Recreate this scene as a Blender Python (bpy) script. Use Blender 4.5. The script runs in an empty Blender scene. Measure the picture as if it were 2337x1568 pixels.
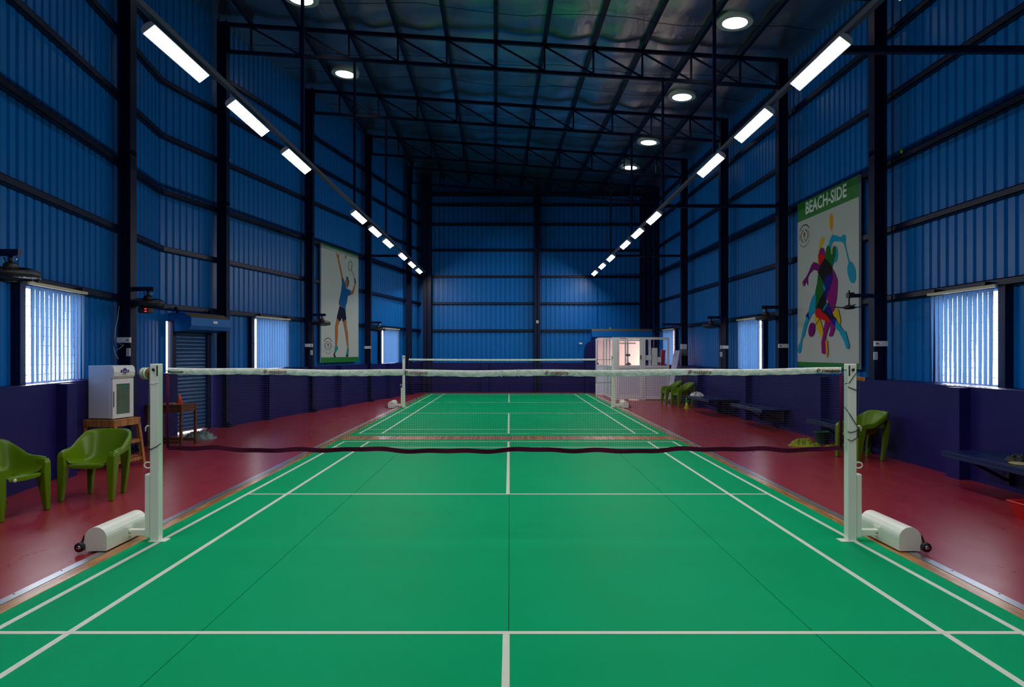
import bpy, math, random
from mathutils import Vector, noise
random.seed(7)
S = bpy.context.scene
COL = S.collection

# ------------------------------------------------------------------ camera, sky, exposure
# world frame: X to the right, Y away from the photographer (camera at Y = 0), Z up, metres
cam_d = bpy.data.cameras.new('camera')
cam = bpy.data.objects.new('camera', cam_d); COL.objects.link(cam)
cam.location = (0.02, 0.0, 1.66)
cam.rotation_euler = (math.radians(90), 0, 0)
cam_d.sensor_width = 36.0
cam_d.lens = 36.0 * 1573 / 2337
cam_d.shift_x = 5.5 / 2337
cam_d.shift_y = 20.0 / 2337
cam_d.clip_start = 0.05
S.camera = cam

world = bpy.data.worlds.new('overcast_sky'); S.world = world
world.use_nodes = True
wb = world.node_tree.nodes['Background']
wb.inputs['Color'].default_value = (0.93, 0.96, 1.0, 1)
wb.inputs['Strength'].default_value = 14.0

LAMP = 82.0          # radiance of the LED battens
S.view_settings.view_transform = 'Standard'
S.view_settings.look = 'None'
S.view_settings.exposure = 0.0
S.view_settings.gamma = 1.0
S.view_settings.use_curve_mapping = False
S.cycles.max_bounces = 6
S.cycles.diffuse_bounces = 4
S.cycles.glossy_bounces = 3
S.cycles.transparent_max_bounces = 12
S.cycles.use_adaptive_sampling = True
S.cycles.adaptive_threshold = .035
S.cycles.sample_clamp_indirect = 6.0
S.cycles.caustics_reflective = False
S.cycles.caustics_refractive = False

# ------------------------------------------------------------------ materials
def lin(c):
    return tuple(((x/255)/12.92 if x/255 <= .04045 else ((x/255+.055)/1.055)**2.4) for x in c)

def M(name, col, rough=.5, metal=0.0, spec=.5, var=0.0, vscale=3.0, stretch=(1, 1, 1), col2=None, bump=0.0, bscale=40.0, emit=0.0, rvar=0.0, coat=0.0):
    m = bpy.data.materials.new(name); m.use_nodes = True
    nt = m.node_tree; N = nt.nodes; Lk = nt.links
    b = N['Principled BSDF']
    b.inputs['Base Color'].default_value = (*col, 1)
    b.inputs['Roughness'].default_value = rough
    b.inputs['Metallic'].default_value = metal
    b.inputs['Specular IOR Level'].default_value = spec
    b.inputs['Coat Weight'].default_value = coat
    if emit:
        b.inputs['Emission Color'].default_value = (*col, 1)
        b.inputs['Emission Strength'].default_value = emit
    if var or bump or rvar:
        tc = N.new('ShaderNodeTexCoord'); mp = N.new('ShaderNodeMapping')
        mp.inputs['Scale'].default_value = stretch
        Lk.new(tc.outputs['Object'], mp.inputs['Vector'])
        if var or rvar:
            nz = N.new('ShaderNodeTexNoise'); nz.inputs['Scale'].default_value = vscale
            nz.inputs['Detail'].default_value = 4; nz.inputs['Roughness'].default_value = .62
            Lk.new(mp.outputs['Vector'], nz.inputs['Vector'])
            mr = N.new('ShaderNodeMapRange')
            mr.inputs['From Min'].default_value = .28; mr.inputs['From Max'].default_value = .74
            Lk.new(nz.outputs['Fac'], mr.inputs['Value'])
            if var:
                mx = N.new('ShaderNodeMix'); mx.data_type = 'RGBA'
                c2 = col2 if col2 else tuple(min(1, c*1.35 + .004) for c in col)
                ml = N.new('ShaderNodeMath'); ml.operation = 'MULTIPLY'; ml.inputs[1].default_value = var
                Lk.new(mr.outputs['Result'], ml.inputs[0])
                Lk.new(ml.outputs[0], mx.inputs['Factor'])
                mx.inputs['A'].default_value = (*col, 1); mx.inputs['B'].default_value = (*c2, 1)
                Lk.new(mx.outputs['Result'], b.inputs['Base Color'])
            if rvar:
                m2 = N.new('ShaderNodeMapRange')
                m2.inputs['To Min'].default_value = max(.03, rough - rvar); m2.inputs['To Max'].default_value = rough + rvar
                Lk.new(mr.outputs['Result'], m2.inputs['Value']); Lk.new(m2.outputs['Result'], b.inputs['Roughness'])
        if bump:
            n2 = N.new('ShaderNodeTexNoise'); n2.inputs['Scale'].default_value = bscale; n2.inputs['Detail'].default_value = 2
            Lk.new(mp.outputs['Vector'], n2.inputs['Vector'])
            bp = N.new('ShaderNodeBump'); bp.inputs['Strength'].default_value = bump; bp.inputs['Distance'].default_value = .02
            Lk.new(n2.outputs['Fac'], bp.inputs['Height']); Lk.new(bp.outputs['Normal'], b.inputs['Normal'])
    return m

def wood(name, c1, c2, rough=.5, axis=1, scale=9):
    m = bpy.data.materials.new(name); m.use_nodes = True
    nt = m.node_tree; N = nt.nodes; Lk = nt.links; b = N['Principled BSDF']
    tc = N.new('ShaderNodeTexCoord'); mp = N.new('ShaderNodeMapping')
    s = [scale]*3; s[axis] = scale*.07; mp.inputs['Scale'].default_value = s
    nz = N.new('ShaderNodeTexNoise'); nz.inputs['Scale'].default_value = 3; nz.inputs['Detail'].default_value = 7; nz.inputs['Distortion'].default_value = .8
    cr = N.new('ShaderNodeValToRGB'); cr.color_ramp.elements[0].color = (*c1, 1); cr.color_ramp.elements[1].color = (*c2, 1)
    cr.color_ramp.elements[0].position = .35; cr.color_ramp.elements[1].position = .68
    Lk.new(tc.outputs['Object'], mp.inputs['Vector']); Lk.new(mp.outputs['Vector'], nz.inputs['Vector'])
    Lk.new(nz.outputs['Fac'], cr.inputs['Fac']); Lk.new(cr.outputs['Color'], b.inputs['Base Color'])
    b.inputs['Roughness'].default_value = rough
    return m

def translucent(name, col, tcol, mixf=.5):
    m = bpy.data.materials.new(name); m.use_nodes = True
    nt = m.node_tree; N = nt.nodes; Lk = nt.links
    out = N['Material Output']; b = N['Principled BSDF']
    b.inputs['Base Color'].default_value = (*col, 1); b.inputs['Roughness'].default_value = .7
    t = N.new('ShaderNodeBsdfTranslucent'); t.inputs['Color'].default_value = (*tcol, 1)
    mx = N.new('ShaderNodeMixShader'); mx.inputs[0].default_value = mixf
    Lk.new(b.outputs[0], mx.inputs[1]); Lk.new(t.outputs[0], mx.inputs[2]); Lk.new(mx.outputs[0], out.inputs['Surface'])
    return m

def glass(name, tint=(1, 1, 1), gl=.05):
    m = bpy.data.materials.new(name); m.use_nodes = True
    nt = m.node_tree; N = nt.nodes; Lk = nt.links
    out = N['Material Output']; N.remove(N['Principled BSDF'])
    t = N.new('ShaderNodeBsdfTransparent'); t.inputs['Color'].default_value = (*tint, 1)
    g = N.new('ShaderNodeBsdfGlossy'); g.inputs['Roughness'].default_value = .03
    mx = N.new('ShaderNodeMixShader'); mx.inputs[0].default_value = gl
    Lk.new(t.outputs[0], mx.inputs[1]); Lk.new(g.outputs[0], mx.inputs[2]); Lk.new(mx.outputs[0], out.inputs['Surface'])
    return m

def emitter(name, col, s):
    m = bpy.data.materials.new(name); m.use_nodes = True
    nt = m.node_tree; N = nt.nodes
    N.remove(N['Principled BSDF']); e = N.new('ShaderNodeEmission')
    e.inputs['Color'].default_value = (*col, 1); e.inputs['Strength'].default_value = s
    nt.links.new(e.outputs[0], N['Material Output'].inputs['Surface'])
    return m

MAT = dict(
    sheet=M('blue_sheet_metal', (.000, .160, .56), .34, 0, .28, var=.5, vscale=.6, col2=(.000, .128, .47), bump=.03, bscale=2.5),
    steel=M('navy_painted_steel', (.003, .008, .045), .4, 0, .25),
    girt=M('navy_girt_paint', (.004, .011, .045), .4, 0, .3),
    plinth=M('indigo_wall_paint', (.011, .010, .105), .45, 0, .15, var=.8, vscale=1.6, col2=(.018, .014, .128), bump=.12, bscale=14),
    foil=M('roof_foil', (.50, .56, .56), .32, 1.0, .5, var=.6, vscale=2.5, stretch=(1, .25, 1), col2=(.62, .66, .66), bump=.35, bscale=9),
    red=M('oxide_red_floor', (.285, .019, .032), .31, 0, .40, var=.6, vscale=3.0, stretch=(1.6, .5, 1), col2=(.34, .036, .048), bump=.07, bscale=7, rvar=.045),
    green=M('green_court_vinyl', (.000, .325, .118), .55, 0, .02, var=.8, vscale=1.1, stretch=(1, .6, 1), col2=(.002, .37, .160), bump=.015, bscale=120, rvar=.05),
    line=M('court_line_paint', (.70, .73, .63), .5, 0, .3, var=.7, vscale=6, col2=(.60, .66, .55)),
    seam=M('mat_seam_dark', (.004, .05, .03), .7),
    deck=wood('varnished_deck', lin((140, 92, 45)), lin((205, 152, 92)), .26, 1, 7),
    alu=M('aluminium_strip', (.62, .63, .66), .32, 1.0, .5, var=.5, vscale=8, stretch=(4, .4, 1)),
    white=M('white_enamel', (.88, .90, .81), .35, 0, .5, var=.5, vscale=5, col2=(.80, .85, .75)),
    whitep=M('white_plastic', (.72, .72, .74), .4),
    black=M('black_rubber', (.012, .012, .013), .55),
    darkm=M('dark_metal', (.018, .017, .02), .4, .3),
    chrome=M('chrome', (.7, .7, .7), .2, 1.0),
    lens=emitter('led_diffuser', (1.0, .98, .94), LAMP),
    sky=emitter('skylight_daylight', (1.0, .97, .93), 4.0),
    housing=M('batten_housing', (.42, .42, .50), .45),
    rail=M('light_rail_paint', (.05, .06, .10), .4),
    chair=M('lime_green_plastic', (.100, .195, .001), .3, 0, .3, bump=.01, bscale=200),
    blind=translucent('blue_blind_fabric', (.16, .30, .60), (.034, .086, .195), .5),
    headrail=M('cream_headrail', (.62, .58, .42), .5),
    pane=glass('clear_glass'),
    tape=M('net_tape_white', (.86, .89, .82), .7, 0, .3, var=.9, vscale=14, col2=(.50, .62, .52), bump=.6, bscale=26),
    maroon=M('maroon_tape', (.075, .006, .026), .8, 0, .1, var=.6, vscale=9, col2=(.11, .012, .045)),
    net=M('net_cord', (.03, .028, .03), .8),
    print=M('print_maroon', (.22, .02, .02), .6),
    wood=wood('pale_wood', lin((135, 85, 40)), lin((190, 130, 70)), .55, 2, 8),
    dwood=wood('brown_desk_wood', lin((70, 30, 12)), lin((112, 56, 26)), .45, 0, 7),
    tread=M('grey_shutter_slat', (.01, .075, .22), .35, .1, .5, var=.4, vscale=3),
    hoodtop=M('dusty_hood_top', (.16, .12, .07), .7),
    lilac=M('lilac_panel', (.68, .63, .80), .35, var=.3, vscale=2),
    vest=M('white_aluminium', (.84, .82, .86), .35),
    orange=M('orange_cone', (.80, .07, .02), .45),
    yellow=M('yellow_cone', (.55, .75, .02), .45),
    gcone=M('green_cone', (.01, .45, .12), .45),
    teal=M('teal_cloth', (.015, .12, .12), .8, 0, .2, var=1.0, vscale=5, col2=(.34, .42, .44)),
    towel=M('lime_cloth', (.30, .36, .02), .85, var=.8, vscale=8, col2=(.20, .27, .01), bump=.4, bscale=25),
    bucket=M('green_bucket', (.004, .13, .075), .4),
    rplastic=M('red_plastic', (.55, .012, .01), .35),
    paper=M('white_paper', (.88, .90, .93), .6),
    grey=M('grey_plastic', (.14, .15, .13), .5),
    pink=M('pink_house_wall', (.66, .40, .32), .8, var=.5, vscale=.8),
    conc=M('outdoor_concrete', (.45, .44, .42), .9, var=.5, vscale=.5),
    fridge=M('fridge_white', (.66, .69, .76), .22),
    smoke=M('fridge_glass_dark', (.10, .13, .10), .12, var=.7, vscale=5, col2=(.12, .20, .13)),
    card=M('cardboard', (.33, .21, .08), .7),
    strap=M('neon_strap', (.62, .85, .02), .5),
    bag=M('dark_bag', (.012, .014, .018), .6, bump=.5, bscale=20),
    wbag=M('white_carrier_bag', (.58, .58, .60), .5, bump=.8, bscale=18),
    tblue=M('blue_print', (.02, .03, .42), .5),
    ledred=emitter('standby_red', (1.0, .02, .03), 2.5),
    banner=M('banner_print', (.55, .56, .62), .5, var=1.0, vscale=2.2, col2=(.15, .10, .38)),
    pboard=M('poster_white', (.46, .49, .49), .45),
    pgreen=M('poster_green', (.002, .17, .012), .45),
)
for nm, c in dict(orange=(215, 145, 20), yellow=(205, 175, 10), cyan=(10, 150, 195), green=(5, 100, 25), magenta=(140, 5, 120),
                  red=(200, 8, 25), purple=(115, 0, 110), black=(8, 10, 16), blue=(28, 6, 140), teal=(30, 130, 130), skin=(165, 100, 55),
                  dark=(35, 30, 35), shirt=(2, 85, 150), shorts=(14, 22, 50), shuttle=(170, 180, 30), white=(225, 230, 230), pgreen2=(70, 90, 75)).items():
    MAT['p_' + nm] = M('print_' + nm, lin(c), .5, 0, .08)

# ------------------------------------------------------------------ mesh helpers
class MB:
    def __init__(s): s.v = []; s.f = []; s.m = []; s.sm = []
    def add(s, v, f, mi=0, sm=False):
        o = len(s.v); s.v += [tuple(p) for p in v]
        for q in f: s.f.append(tuple(i + o for i in q)); s.m.append(mi); s.sm.append(sm)
        return s
    def box(s, x0, x1, y0, y1, z0, z1, mi=0):
        return s.add([(x0, y0, z0), (x1, y0, z0), (x1, y1, z0), (x0, y1, z0), (x0, y0, z1), (x1, y0, z1), (x1, y1, z1), (x0, y1, z1)],
                     [(0, 3, 2, 1), (4, 5, 6, 7), (0, 1, 5, 4), (1, 2, 6, 5), (2, 3, 7, 6), (3, 0, 4, 7)], mi)
    def cbox(s, x0, x1, y0, y1, z0, z1, c=.008, mi=0):
        """box with chamfered edges (all twelve)"""
        a = [(x0, x1), (y0, y1), (z0, z1)]; v = []; idx = {}
        for ix in (0, 1):
            for iy in (0, 1):
                for iz in (0, 1):
                    for ax in range(3):
                        p = [a[0][ix], a[1][iy], a[2][iz]]
                        for k, t in enumerate((ix, iy, iz)):
                            if k != ax: p[k] += c if t == 0 else -c
                        idx[(ix, iy, iz, ax)] = len(v); v.append(p)
        f = []
        for ax in range(3):
            u, w = [k for k in range(3) if k != ax]
            for t in (0, 1):
                q = []
                for (a1, b1) in ((0, 0), (1, 0), (1, 1), (0, 1)):
                    k = [0, 0, 0]; k[ax] = t; k[u] = a1; k[w] = b1; q.append(idx[(k[0], k[1], k[2], ax)])
                f.append(q)
        for ax in range(3):   # edges along ax
            u, w = [k for k in range(3) if k != ax]
            for a1 in (0, 1):
                for b1 in (0, 1):
                    q = []
                    for (t, face) in ((0, u), (1, u), (1, w), (0, w)):
                        k = [0, 0, 0]; k[ax] = t; k[u] = a1; k[w] = b1; q.append(idx[(k[0], k[1], k[2], face)])
                    f.append(q)
        for ix in (0, 1):
            for iy in (0, 1):
                for iz in (0, 1): f.append([idx[(ix, iy, iz, k)] for k in range(3)])
        return s.add(v, f, mi)
    def hexa(s, b, t, mi=0):
        return s.add(list(b) + list(t), [(3, 2, 1, 0), (4, 5, 6, 7), (0, 1, 5, 4), (1, 2, 6, 5), (2, 3, 7, 6), (3, 0, 4, 7)], mi)
    def bar(s, p, q, w, h=None, mi=0, up=(0, 0, 1)):
        h = h or w; p = Vector(p); q = Vector(q); d = (q - p).normalized(); u = Vector(up)
        if abs(d.dot(u)) > .98: u = Vector((0, 1, 0))
        a = d.cross(u).normalized(); b = a.cross(d).normalized(); a = a * w / 2; b = b * h / 2
        return s.hexa([p - a - b, p + a - b, p + a + b, p - a + b], [q - a - b, q + a - b, q + a + b, q - a + b], mi)
    def tube(s, pts, r, n=8, mi=0, closed=False, sm=True):
        P = [Vector(p) for p in pts]; R = r if isinstance(r, (list, tuple)) else [r] * len(P); m = len(P); V = []
        ref = None
        for i in range(m):
            if closed: t = P[(i + 1) % m] - P[i - 1]
            else: t = P[min(i + 1, m - 1)] - P[max(i - 1, 0)]
            t.normalize()
            if ref is None:
                ref = Vector((0, 0, 1)) if abs(t.z) < .9 else Vector((1, 0, 0))
            a = t.cross(ref).normalized(); b = a.cross(t).normalized(); ref = b
            for k in range(n):
                an = 2 * math.pi * k / n; V.append(P[i] + a * math.cos(an) * R[i] + b * math.sin(an) * R[i])
        F = []
        for i in range(m if closed else m - 1):
            j = (i + 1) % m
            for k in range(n): F.append((i * n + k, i * n + (k + 1) % n, j * n + (k + 1) % n, j * n + k))
        if not closed: F.append(tuple(range(n))[::-1]); F.append(tuple((m - 1) * n + k for k in range(n)))
        return s.add(V, F, mi, sm)
    def lathe(s, prof, n=20, c=(0, 0, 0), mi=0, axis='z', sm=True):
        V = []; F = []
        for (r, z) in prof:
            for k in range(n):
                a = 2 * math.pi * k / n; x, y = r * math.cos(a), r * math.sin(a)
                p = (x, y, z) if axis == 'z' else ((z, x, y) if axis == 'x' else (x, z, y))
                V.append((p[0] + c[0], p[1] + c[1], p[2] + c[2]))
        for i in range(len(prof) - 1):
            for k in range(n): F.append((i * n + k, i * n + (k + 1) % n, (i + 1) * n + (k + 1) % n, (i + 1) * n + k))
        F.append(tuple(range(n))[::-1]); F.append(tuple((len(prof) - 1) * n + k for k in range(n)))
        return s.add(V, F, mi, sm)
    def prism(s, poly, a, b, axis='y', mi=0, sm=False):
        n = len(poly)
        def P(u, w, t): return (u, t, w) if axis == 'y' else ((t, u, w) if axis == 'x' else (u, w, t))
        V = [P(u, w, a) for u, w in poly] + [P(u, w, b) for u, w in poly]
        F = [(i, (i + 1) % n, (i + 1) % n + n, i + n) for i in range(n)]
        s.add(V, F, mi, sm)
        s.add([P(u, w, a) for u, w in poly], [tuple(range(n))[::-1]], mi); s.add([P(u, w, b) for u, w in poly], [tuple(range(n))], mi)
        return s
    def build(s, name, mats, parent=None, label=None, kind=None):
        me = bpy.data.meshes.new(name); me.from_pydata(s.v, [], s.f)
        if not isinstance(mats, (list, tuple)): mats = [mats]
        for m in mats: me.materials.append(MAT[m] if isinstance(m, str) else m)
        me.polygons.foreach_set('material_index', s.m); me.polygons.foreach_set('use_smooth', s.sm)
        me.update(); me.validate()
        import bmesh
        bm = bmesh.new(); bm.from_mesh(me); bmesh.ops.recalc_face_normals(bm, faces=bm.faces); bm.to_mesh(me); bm.free()
        return link(name, me, parent, label, kind)

def link(name, me, parent=None, label=None, kind=None):
    o = bpy.data.objects.new(name, me); COL.objects.link(o)
    if parent is not None: o.parent = parent
    if label: o['label'] = label
    if kind: o['kind'] = kind
    return o
def thing(name, label, cat, loc=(0, 0, 0), rz=0.0, group=None):
    o = bpy.data.objects.new(name, None); COL.objects.link(o); o.empty_display_size = .1
    o.location = loc; o.rotation_euler = (0, 0, rz); o['label'] = label; o['category'] = cat
    if group: o['group'] = group
    return o
def tag(o, label, cat, group=None):
    o['label'] = label; o['category'] = cat
    if group: o['group'] = group
    return o
def struct(o, label=None):
    o['kind'] = 'structure'
    if label: o['label'] = label
    return o
def copy_tree(o, parent=None):
    c = o.copy(); COL.objects.link(c); c.parent = parent
    for ch in list(o.children): copy_tree(ch, c)
    return c
def text_obj(name, body, size, mat, parent, loc, rot, sx=1.0, ext=.0006, bold=0.0):
    cu = bpy.data.curves.new('txt', 'FONT'); cu.body = body; cu.size = size; cu.align_x = 'CENTER'; cu.align_y = 'CENTER'; cu.extrude = ext
    cu.resolution_u = 3; cu.offset = bold
    t = bpy.data.objects.new('txt', cu); COL.objects.link(t)
    dg = bpy.context.evaluated_depsgraph_get(); me = bpy.data.meshes.new_from_object(t.evaluated_get(dg))
    bpy.data.objects.remove(t); bpy.data.curves.remove(cu)
    me.name = name; me.materials.clear(); me.materials.append(MAT[mat])
    o = link(name, me, parent); o.location = loc; o.rotation_euler = rot; o.scale = (sx, 1, 1)
    return o

# ------------------------------------------------------------------ plan of the hall
def XL(d, off=0.0):   # inner face of the left girts (+ off = towards the court)
    return (-6.80 + .16 * (13.6 - d) if d < 13.6 else -6.80 + .2013 * (d - 13.6)) + off
def XR(d, off=0.0):
    return (6.37 if d < 12 else 6.37 - .0218 * (d - 12)) - off
YB, YF = -2.6, 28.9                       # wall behind the photographer, far wall
COLS = [-0.5, 3.45, 7.40, 11.45, 15.30, 19.20, 23.20, 27.15]
GIRTS = [2.57, 3.71, 4.83, 5.94, 7.02, 7.84]
PL, PR = 1.25, 1.20                       # plinth heights
TOPL, TOPR = 8.95, 8.12                   # top chord heights at the walls
def roofz(x, d):
    t = (x - XL(d)) / (XR(d) - XL(d)); return TOPL + (TOPR - TOPL) * t
WIN_L = [(8.55, 10.02), (16.72, 18.20), (24.70, 26.25)]
WIN_R = [(8.95, 10.28), (17.05, 18.55), (25.30, 26.85)]
DOOR_L = (13.80, 15.02)

# ------------------------------------------------------------------ floor, decks, courts
struct(MB().box(XL(YB) - 3.5, XR(0) + 1.2, YB - .6, YF + .6, -.12, 0).build('floor', 'red'), 'oxide red painted concrete floor with a worn sheen')
struct(MB().box(-40, 40, -30, 70, -.30, -.125).build('ground', 'conc'), 'pale concrete ground outside the hall')

MATS = [(-2.2, 13.02), (13.58, 27.62)]     # green mat of the near and of the far court, in Y
deck = MB().box(-3.30, 3.30, -2.3, 27.66, .0, .004).build('trim_1', 'deck'); struct(deck, 'varnished wooden deck under and around the green mats')
pm = {}
def plank(x0, x1, y0, y1):
    k = (round(x1 - x0, 3), round(y1 - y0, 3))
    if k not in pm:
        o = MB().cbox(0, x1 - x0, 0, y1 - y0, 0, .006, .0012).build('plank', 'deck', deck); pm[k] = o.data
    else: o = link('plank', pm[k], deck)
    o.location = (x0, y0, .004)
for sx in (-1, 1):
    y = -2.3
    while y < 27.5:
        a, b = (3.195, 3.298) if sx > 0 else (-3.298, -3.195)
        plank(a, b, y, min(y + 1.83, 27.66)); y += 1.832
for k in range(5):
    w = 6.38 / 4
    if k < 4: plank(-3.19 + k * w, -3.19 + (k + 1) * w - .003, 13.03, 13.30); plank(-3.19 + k * w, -3.19 + (k + 1) * w - .003, 13.302, 13.572)
for i, sx in enumerate((-1, 1)):
    a, b = sorted((sx * 3.302, sx * 3.388))
    e = MB()
    e.prism([(a, 0), (b, 0), (b, .004) if sx > 0 else (b, .012), (b - .012, .012) if sx > 0 else (b, .012), (a, .012) if sx > 0 else (a + .012, .012), (a, .012) if sx > 0 else (a, .004)], -2.3, 27.66, 'y')
    eo = e.build('trim_%d' % (i + 2), 'alu'); struct(eo, 'aluminium edge strip screwed along the %s side of the courts' % ('left' if sx < 0 else 'right'))
    sc = MB().lathe([(.007, 0), (.007, .002)], 8).build('screw', 'darkm', eo); sc.location = (sx * 3.36, 1.2, .012)
    y = 1.7
    while y < 9:
        s2 = link('screw', sc.data, eo); s2.location = (sx * 3.36, y, .012); y += .5

def court(c, y0, y1, label, lab):
    t = thing('court_mat', label, 'court', (0, 0, 0))
    xs = [-3.19, -1.80, .015, 1.81, 3.19]
    MB().box(-3.188, 3.188, y0 + .004, y1 - .004, .004, .0075).build('underlay', 'seam', t)
    for a, b in zip(xs[:-1], xs[1:]):
        MB().cbox(a + .0022, b - .0022, y0, y1, .0072, .0120, .001).build('mat_strip', 'green', t)
    def ln(x0, x1, ya, yb, z=.0121):
        ya = max(ya, y0); yb = min(yb, y1)
        if yb > ya: MB().box(x0, x1, ya, yb, z, z + .0006).build('court_line', 'line', t)
    for x in (-3.03, 3.03, -2.57, 2.57): ln(x - .021, x + .021, c - 6.70, c + 6.70, .0121)
    for s in (-1, 1):
        for dd in (1.98, 5.92, 6.68): ln(-3.05, 3.05, c + s * dd - .02, c + s * dd + .02, .0125)
        ln(-.02, .02, min(c + s * 1.98, c + s * 6.7), max(c + s * 1.98, c + s * 6.7), .0122)
    return t
court(6.03, MATS[0][0], MATS[0][1], 'near green badminton court mat filling the foreground', 1)
court(20.65, MATS[1][0], MATS[1][1], 'far green badminton court mat beyond the wooden cross strip', 2)
FZ = .0141

# ------------------------------------------------------------------ walls
def profile_pts(fx, d0, d1, pitch=.2):
    """(d, offset-out) samples of the trapezoid cladding"""
    pts = []; d = d0
    while d < d1 - 1e-4:
        for u, o in ((0, 0), (.118, 0), (.135, .03), (.178, .03), (.195, 0)):
            if d + u < d1: pts.append((d + u, o))
        d += pitch
    pts.append((d1, 0)); return pts
def cladding(name, parent, fx, d0, d1, zb, openings, ztop, axis='side'):
    """corrugated sheet between two columns; openings = [(a,b,z0,z1)]"""
    pp = profile_pts(fx, d0, d1); mb = MB()
    cuts = sorted({a for o in openings for a in o[:2] if d0 < a < d1} | ({13.6} if d0 < 13.6 < d1 and axis == 'L' else set()))
    for c in cuts:
        if all(abs(c - p[0]) > .01 for p in pp): pp.append((c, 0 if True else 0))
    pp.sort()
    for (a, oa), (b, ob) in zip(pp[:-1], pp[1:]):
        m = (a + b) / 2; zr = [(zb, None)]
        for (o0, o1, z0, z1) in openings:
            if o0 < m < o1: zr = ([(zb, z0)] if z0 > zb + .01 else []) + [(z1, None)]
        pa, pb = fx(a, oa), fx(b, ob)
        for (z0, z1) in zr:
            za = z1 if z1 is not None else ztop(pa); zc = z1 if z1 is not None else ztop(pb)
            mb.add([(pa[0], pa[1], z0), (pb[0], pb[1], z0), (pb[0], pb[1], zc), (pa[0], pa[1], za)], [(0, 1, 2, 3)])
    return mb.build(name, 'sheet', parent)
def poly_wall(mb, fin, fout, ds, z0, z1):
    for a, b in zip(ds[:-1], ds[1:]):
        p = [(fin(a), a), (fout(a), a), (fout(b), b), (fin(b), b)]
        mb.hexa([(x, y, z0) for x, y in p], [(x, y, z1) for x, y in p])
    return mb
def icol(x_in, depth, y, s, z1, parent, fl=.19, big=False):
    """I-section column, inner flange face at x_in, web running outwards (s = +1 left wall)"""
    mb = MB(); t = .016; x_out = x_in - s * depth
    def bx(xa, xb, ya, yb, z0=0, z=z1):
        mb.box(min(xa, xb), max(xa, xb), ya, yb, z0, z)
    bx(x_in, x_in - s * t, y - fl / 2, y + fl / 2); bx(x_out, x_out + s * t, y - fl / 2, y + fl / 2)
    bx(x_in - s * t, x_out + s * t, y - .012, y + .012)
    o = mb.build('column', 'steel', parent)
    pb = MB(); pb.box(min(x_in + s * .09, x_out), max(x_in + s * .09, x_out), y - fl / 2 - .07, y + fl / 2 + .07, 0, .022)
    for dy in (-fl / 2 - .03, fl / 2 + .03): pb.lathe([(.014, .022), (.014, .05)], 6, (x_in + s * .05, y + dy, 0))
    for dy in (-.05, .05):
        pb.hexa([(x_in, y + dy - .006, .022), (x_in + s * .08, y + dy - .006, .022), (x_in + s * .08, y + dy + .006, .022), (x_in, y + dy + .006, .022)],
                [(x_in, y + dy - .006, .11), (x_in + s * .012, y + dy - .006, .11), (x_in + s * .012, y + dy + .006, .11), (x_in, y + dy + .006, .11)])
    pb.build('base_plate', 'steel', o)
    return o
def girt_line(mb, F, ds, z, h=.10):
    for a, b in zip(ds[:-1], ds[1:]):   # C section: web + two lips
        for (oa, ob, za, zb) in ((-.09, -.078, z - h / 2, z + h / 2), (-.09, 0, z - h / 2, z - h / 2 + .012), (-.09, 0, z + h / 2 - .012, z + h / 2), (-.012, 0, z - h / 2, z + h / 2)):
            p = [(F(a, oa), a), (F(a, ob), a), (F(b, ob), b), (F(b, oa), b)]
            mb.hexa([(x, y, za) for x, y in p], [(x, y, zb) for x, y in p])

def side_wall(side):
    F = XL if side == 'L' else XR; s = 1 if side == 'L' else -1
    pof = .15 if side == 'L' else .36; ph = PL if side == 'L' else PR
    cof = .23 if side == 'L' else .34; cdep = .21
    wins = WIN_L if side == 'L' else WIN_R
    bend = 13.6 if side == 'L' else 12.0
    mb = MB(); fin = lambda d: F(d, pof); fout = lambda d: F(d, -.25)
    segs = [(YB - .3, YF + .35)] if side == 'R' else [(YB - .3, DOOR_L[0] - .02), (DOOR_L[1] + .10, YF + .35)]
    for a, b in segs:
        ds = [a] + ([bend] if a < bend < b else []) + [b]; poly_wall(mb, fin, fout, ds, 0, ph)
    w = mb.build('wall_left' if side == 'L' else 'wall_right', 'plinth')
    struct(w, ('left' if side == 'L' else 'right') + ' hall wall, indigo painted plinth below blue corrugated sheeting')
    # pilasters in the middle of each bay
    for a, b in zip(COLS[:-1], COLS[1:]):
        m = {'L': (a + b) / 2 - .25, 'R': (a + b) / 2 - .32}[side]
        if side == 'L' and 11 < a < 14: continue
        q = poly_wall(MB(), lambda d: F(d, pof + .14), lambda d: F(d, pof - .02), [m - .14, m + .14], 0, ph - .004)
        q.build('pilaster', 'plinth', w)
    # cladding per bay
    edges = [YB - .3] + COLS + [YF + .25]
    for a, b in zip(edges[:-1], edges[1:]):
        op = [(x0, x1, ph, 2.50) for x0, x1 in wins if a < (x0 + x1) / 2 < b]
        zb = ph - .03
        if side == 'L' and a < DOOR_L[0] < b: op.append((DOOR_L[0], DOOR_L[1], 0, 2.28))
        fx = lambda d, o: (F(d, -.10 - o), d)
        cladding('cladding_sheet', w, fx, a, b, zb, op, lambda p: roofz(p[0], p[1]) + .22, side)
        for z in GIRTS:
            ds = [a + (.02 if a in COLS else 0)] + ([bend] if a < bend < b else []) + [b - (.02 if b in COLS else 0)]
            g = MB(); girt_line(g, F, ds, z); g.build('girt', 'girt', w)
    for d in COLS:
        icol(F(d, cof), cdep, d, s, (TOPL if side == 'L' else TOPR) + .05, w)
    # flat ledge flashing on the plinth
    q = MB(); ds0 = segs
    for a, b in segs:
        ds = [a] + ([bend] if a < bend < b else []) + [b]; poly_wall(q, lambda d: F(d, pof + .004), lambda d: F(d, -.13), ds, ph, ph + .006)
    q.build('ledge', 'plinth', w)
    return w
wall_l = side_wall('L'); wall_r = side_wall('R')

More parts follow.
